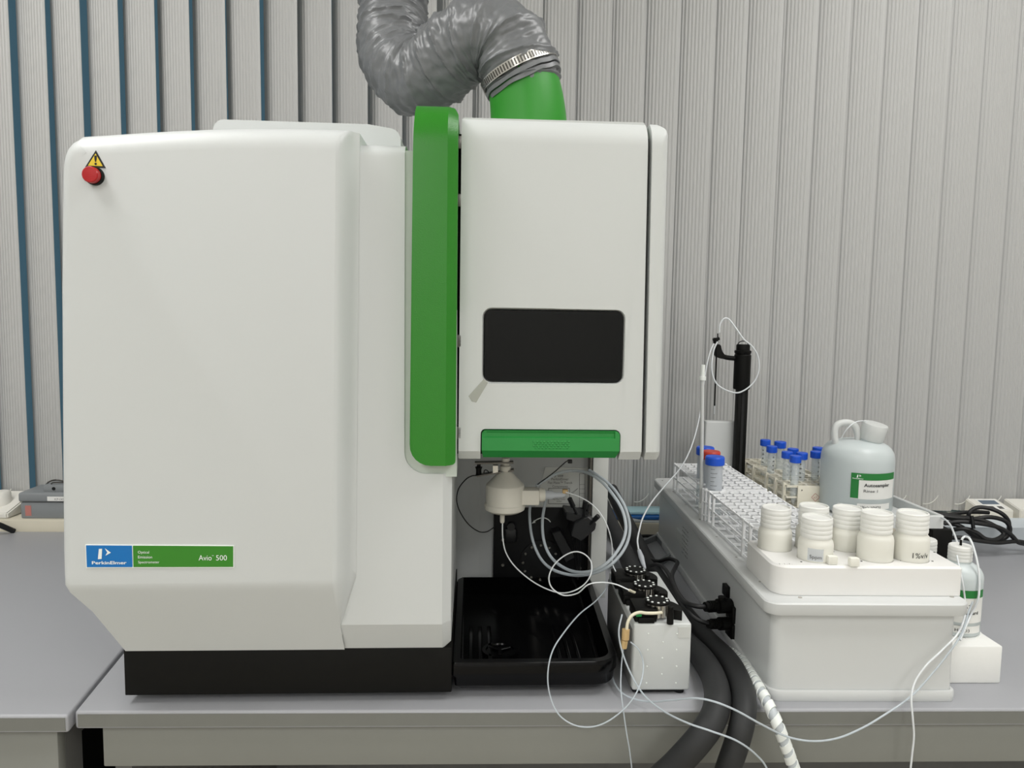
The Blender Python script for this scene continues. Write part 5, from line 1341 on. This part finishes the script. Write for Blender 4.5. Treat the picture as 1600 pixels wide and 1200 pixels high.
q = PY(-4, 780, 1.80); finish('round_bump', lathe(BM(), [(0.020, -0.02), (0.020, 0.01), (0.016, 0.016), (0.001, 0.018)], (q.x, 1.815, q.z), 24), 'device_white', du)
line('extension_cable', 'black cord end lying on the bench in the far left corner', [(-30, 805, 1.70), (-10, 816, 1.72), (8, 824, 1.735), (22, 830, 1.75)], 0.006, 'cable_black', 'cable')
# display units on the right
def unit(px0, px1, name, label, Y=1.80, scr=True):
    a = PY(px0, 803, Y); c = PY(px1, 803, Y)
    t = wthing(name, label, 'meter', ((a.x + c.x) / 2, Y + 0.02, SILL))
    zt4 = PY(px0, 779, Y + 0.05).z; zf4 = PY(px0, 797, Y).z
    b = BM(); V = [(a.x, Y, SILL), (c.x, Y, SILL), (c.x - 0.006, Y + 0.055, SILL), (a.x - 0.008, Y + 0.055, SILL), (a.x, Y, zf4), (c.x, Y, zf4), (c.x - 0.012, Y + 0.052, zt4), (a.x - 0.008, Y + 0.052, zt4)]
    vs = [b.verts.new(v) for v in V]
    for f in ((0, 1, 5, 4), (1, 2, 6, 5), (2, 3, 7, 6), (3, 0, 4, 7), (4, 5, 6, 7), (3, 2, 1, 0)): b.faces.new([vs[i] for i in f])
    bmesh.ops.recalc_face_normals(b, faces=b.faces[:]); bmesh.ops.bevel(b, geom=b.edges[:], offset=0.002, segments=2, affect='EDGES')
    finish('housing', b, 'device_white', t)
    A, B, D_ = Vector(V[4]), Vector(V[5]), Vector(V[7]); nn = (B - A).cross(D_ - A).normalized()
    if nn.z < 0: nn = -nn
    def slopeplate(u0, u1, v0, v1, th, m, nm):
        b = BM(); pts_ = [A + (B - A) * u + (D_ - A) * v for u, v in ((u0, v0), (u1, v0), (u1, v1), (u0, v1))]
        lo = [b.verts.new(p - nn * 0.001) for p in pts_]; hi = [b.verts.new(p + nn * th) for p in pts_]
        b.faces.new(hi); b.faces.new(lo[::-1])
        for i in range(4): b.faces.new((lo[i], lo[(i + 1) % 4], hi[(i + 1) % 4], hi[i]))
        finish(nm, b, m, t, 0)
    if scr:
        slopeplate(0.22, 0.86, 0.05, 0.92, 0.0006, 'label_white', 'keypad'); slopeplate(0.28, 0.80, 0.48, 0.80, 0.0012, 'screen', 'screen'); slopeplate(0.36, 0.5, 0.10, 0.30, 0.0014, 'print_grey', 'key'); slopeplate(0.62, 0.76, 0.10, 0.30, 0.0014, 'print_grey', 'key')
    return t
unit(1533, 1584, 'display_unit', 'small white meter with a grey screen on the sill at the far right')
unit(1594, 1660, 'display_unit', 'plain white meter cut off by the right picture edge', scr=False)
# clear folded sheet under cables, blue folder, tube behind pump
def sheet(name, label, pts3, m, th, cat):
    b = BM(); lo = [b.verts.new(p) for p in pts3]; hi = [b.verts.new((p[0], p[1], p[2] + th)) for p in pts3]
    b.faces.new(lo[::-1]); b.faces.new(hi)
    for i in range(len(lo)): b.faces.new((lo[i], lo[(i + 1) % len(lo)], hi[(i + 1) % len(lo)], hi[i]))
    return tag(finish(name, b, m, None, 0), label, cat)
ZS = SILL + 0.0005
tag(finish('clear_tray', planloft(rounded([(1.02, 1.690, 0.01), (1.42, 1.690, 0.01), (1.42, 1.765, 0.01), (1.02, 1.765, 0.01)][::1], 4), [(-0.006, BT), (0.0, BT + 0.03), (0.004, BT + 0.042), (0.003, BT + 0.0425), (-0.002, BT + 0.031), (-0.008, BT + 0.002)]), 'pvc', None, 40), 'shallow clear plastic tray behind the coiled cables at the right', 'tray')
x0 = PY(962, 800, 1.80).x
tag(finish('blue_folder', bx(x0, x0 + 0.26, 1.790, 1.855, ZS, ZS + 0.010, 0.004, 3), 'blue_sheet', None), 'blue folder lying on the sill behind the black hoses', 'folder')
tag(finish('clear_sleeve', bx(x0 + 0.002, x0 + 0.26, 1.800, 1.858, ZS + 0.0102, ZS + 0.018, 0.003, 2), 'teal_sheet', None), 'pale teal plastic sleeve on top of the blue folder', 'sleeve')
line('white_pipe', 'white plastic pipe lying along the sill in front of the blue folder', [(965, 800, 1.778), (985, 812, 1.776), (1010, 816, 1.775), (1040, 816, 1.775), (1075, 815, 1.775)], 0.005, 'pvc', 'pipe', 12)
line('floor_cable', 'black cable along the back edge of the bench behind the pump', [(955, 840, 1.70), (975, 846, 1.66), (1000, 838, 1.72), (1030, 838, 1.73)], 0.004, 'cable_black', 'cable')
# cable tray bracket on the bench by the autosampler
q = PZ(1000, 868, BT)
wb_ = wthing('metal_bracket', 'grey angled metal bracket on the bench behind the pump', 'bracket', (q.x, q.y, BT))
A = [PZ(*p, BT) for p in ((1005, 852), (1026, 843), (1050, 872), (1030, 884))]
for k in range(3):
    b = BM(); a, c = A[k], A[k + 1]; d = (c - a).normalized(); n = Vector((-d.y, d.x, 0)) * 0.003
    V = [a + n, c + n, c - n, a - n]; lo = [b.verts.new(v) for v in V]; hi = [b.verts.new(v + Vector((0, 0, 0.012))) for v in V]
    b.faces.new(lo[::-1]); b.faces.new(hi)
    for i in range(4): b.faces.new((lo[i], lo[(i + 1) % 4], hi[(i + 1) % 4], hi[i]))
    finish('flange', b, 'case_grey', wb_, 0)
# power adapter and coiled cables
q = PY(1470, 838, 1.58)
ad = wthing('power_adapter', 'small black power adapter box behind the jars', 'adapter', (q.x, 1.60, BT))
finish('adapter_case', bx(q.x - 0.03, q.x + 0.014, 1.56, 1.65, BT, PY(1470, 826, 1.57).z, 0.003), 'black_plastic', ad)
finish('adapter_rib', bx(q.x - 0.031, q.x + 0.015, 1.60, 1.603, BT + 0.002, PY(1470, 826, 1.57).z + 0.001), 'black_matte', ad, 0)
coil = wthing('cable_coil', 'tangled coil of black power cable at the back right of the bench', 'cable', PZ(1520, 850, BT))
YY = 1.66
strands = [
 [(1400, 785, YY), (1440, 796, YY), (1475, 808, YY), (1510, 812, YY - 0.02), (1545, 808, YY - 0.03), (1570, 814, YY - 0.03), (1578, 828, YY - 0.03), (1568, 842, YY - 0.03), (1545, 845, YY - 0.04), (1522, 838, YY - 0.04), (1500, 822, YY - 0.04), (1470, 816, YY - 0.02), (1430, 812, YY)],
 [(1410, 792, YY + 0.01), (1450, 800, YY + 0.01), (1490, 806, YY), (1511, 808, YY), (1515, 800, YY), (1528, 793, YY), (1548, 795, YY - 0.01), (1566, 803, YY - 0.02), (1576, 815, YY - 0.02), (1577, 830, YY - 0.02), (1585, 842, YY - 0.02), (1600, 850, YY - 0.02), (1630, 857, YY - 0.02)],
 [(1475, 818, YY - 0.03), (1500, 815, YY - 0.04), (1530, 818, YY - 0.05), (1560, 824, YY - 0.05), (1580, 836, YY - 0.05), (1592, 848, YY - 0.05), (1610, 850, YY - 0.03)],
 [(1480, 830, YY - 0.03), (1505, 826, YY - 0.05), (1525, 832, YY - 0.055), (1540, 842, YY - 0.06), (1556, 843, YY - 0.06), (1568, 834, YY - 0.05), (1555, 822, YY - 0.045), (1530, 812, YY - 0.035), (1500, 810, YY - 0.03), (1470, 806, YY - 0.02)],
 [(1470, 842, YY - 0.04), (1500, 840, YY - 0.06), (1530, 845, YY - 0.065), (1560, 848, YY - 0.06), (1590, 846, YY - 0.05), (1620, 852, YY - 0.05)],
 [(1465, 811, YY + 0.01), (1490, 803, YY + 0.02), (1520, 800, YY + 0.02), (1545, 801, YY + 0.02)],
]
for s in strands:
    b = BM(); P = catmull(pix(s), 8); P = [Vector((p.x, p.y, max(p.z, BT + 0.0052))) for p in P]; sweep(b, P, 0.0047, 8); finish('strand', b, 'cable_black', coil, 60)
b = BM(); rod(b, PY(1518, 806, YY - 0.05), PY(1521, 826, YY - 0.06), 0.004, 8); finish('cable_tie', b, 'black_matte', coil, 40)
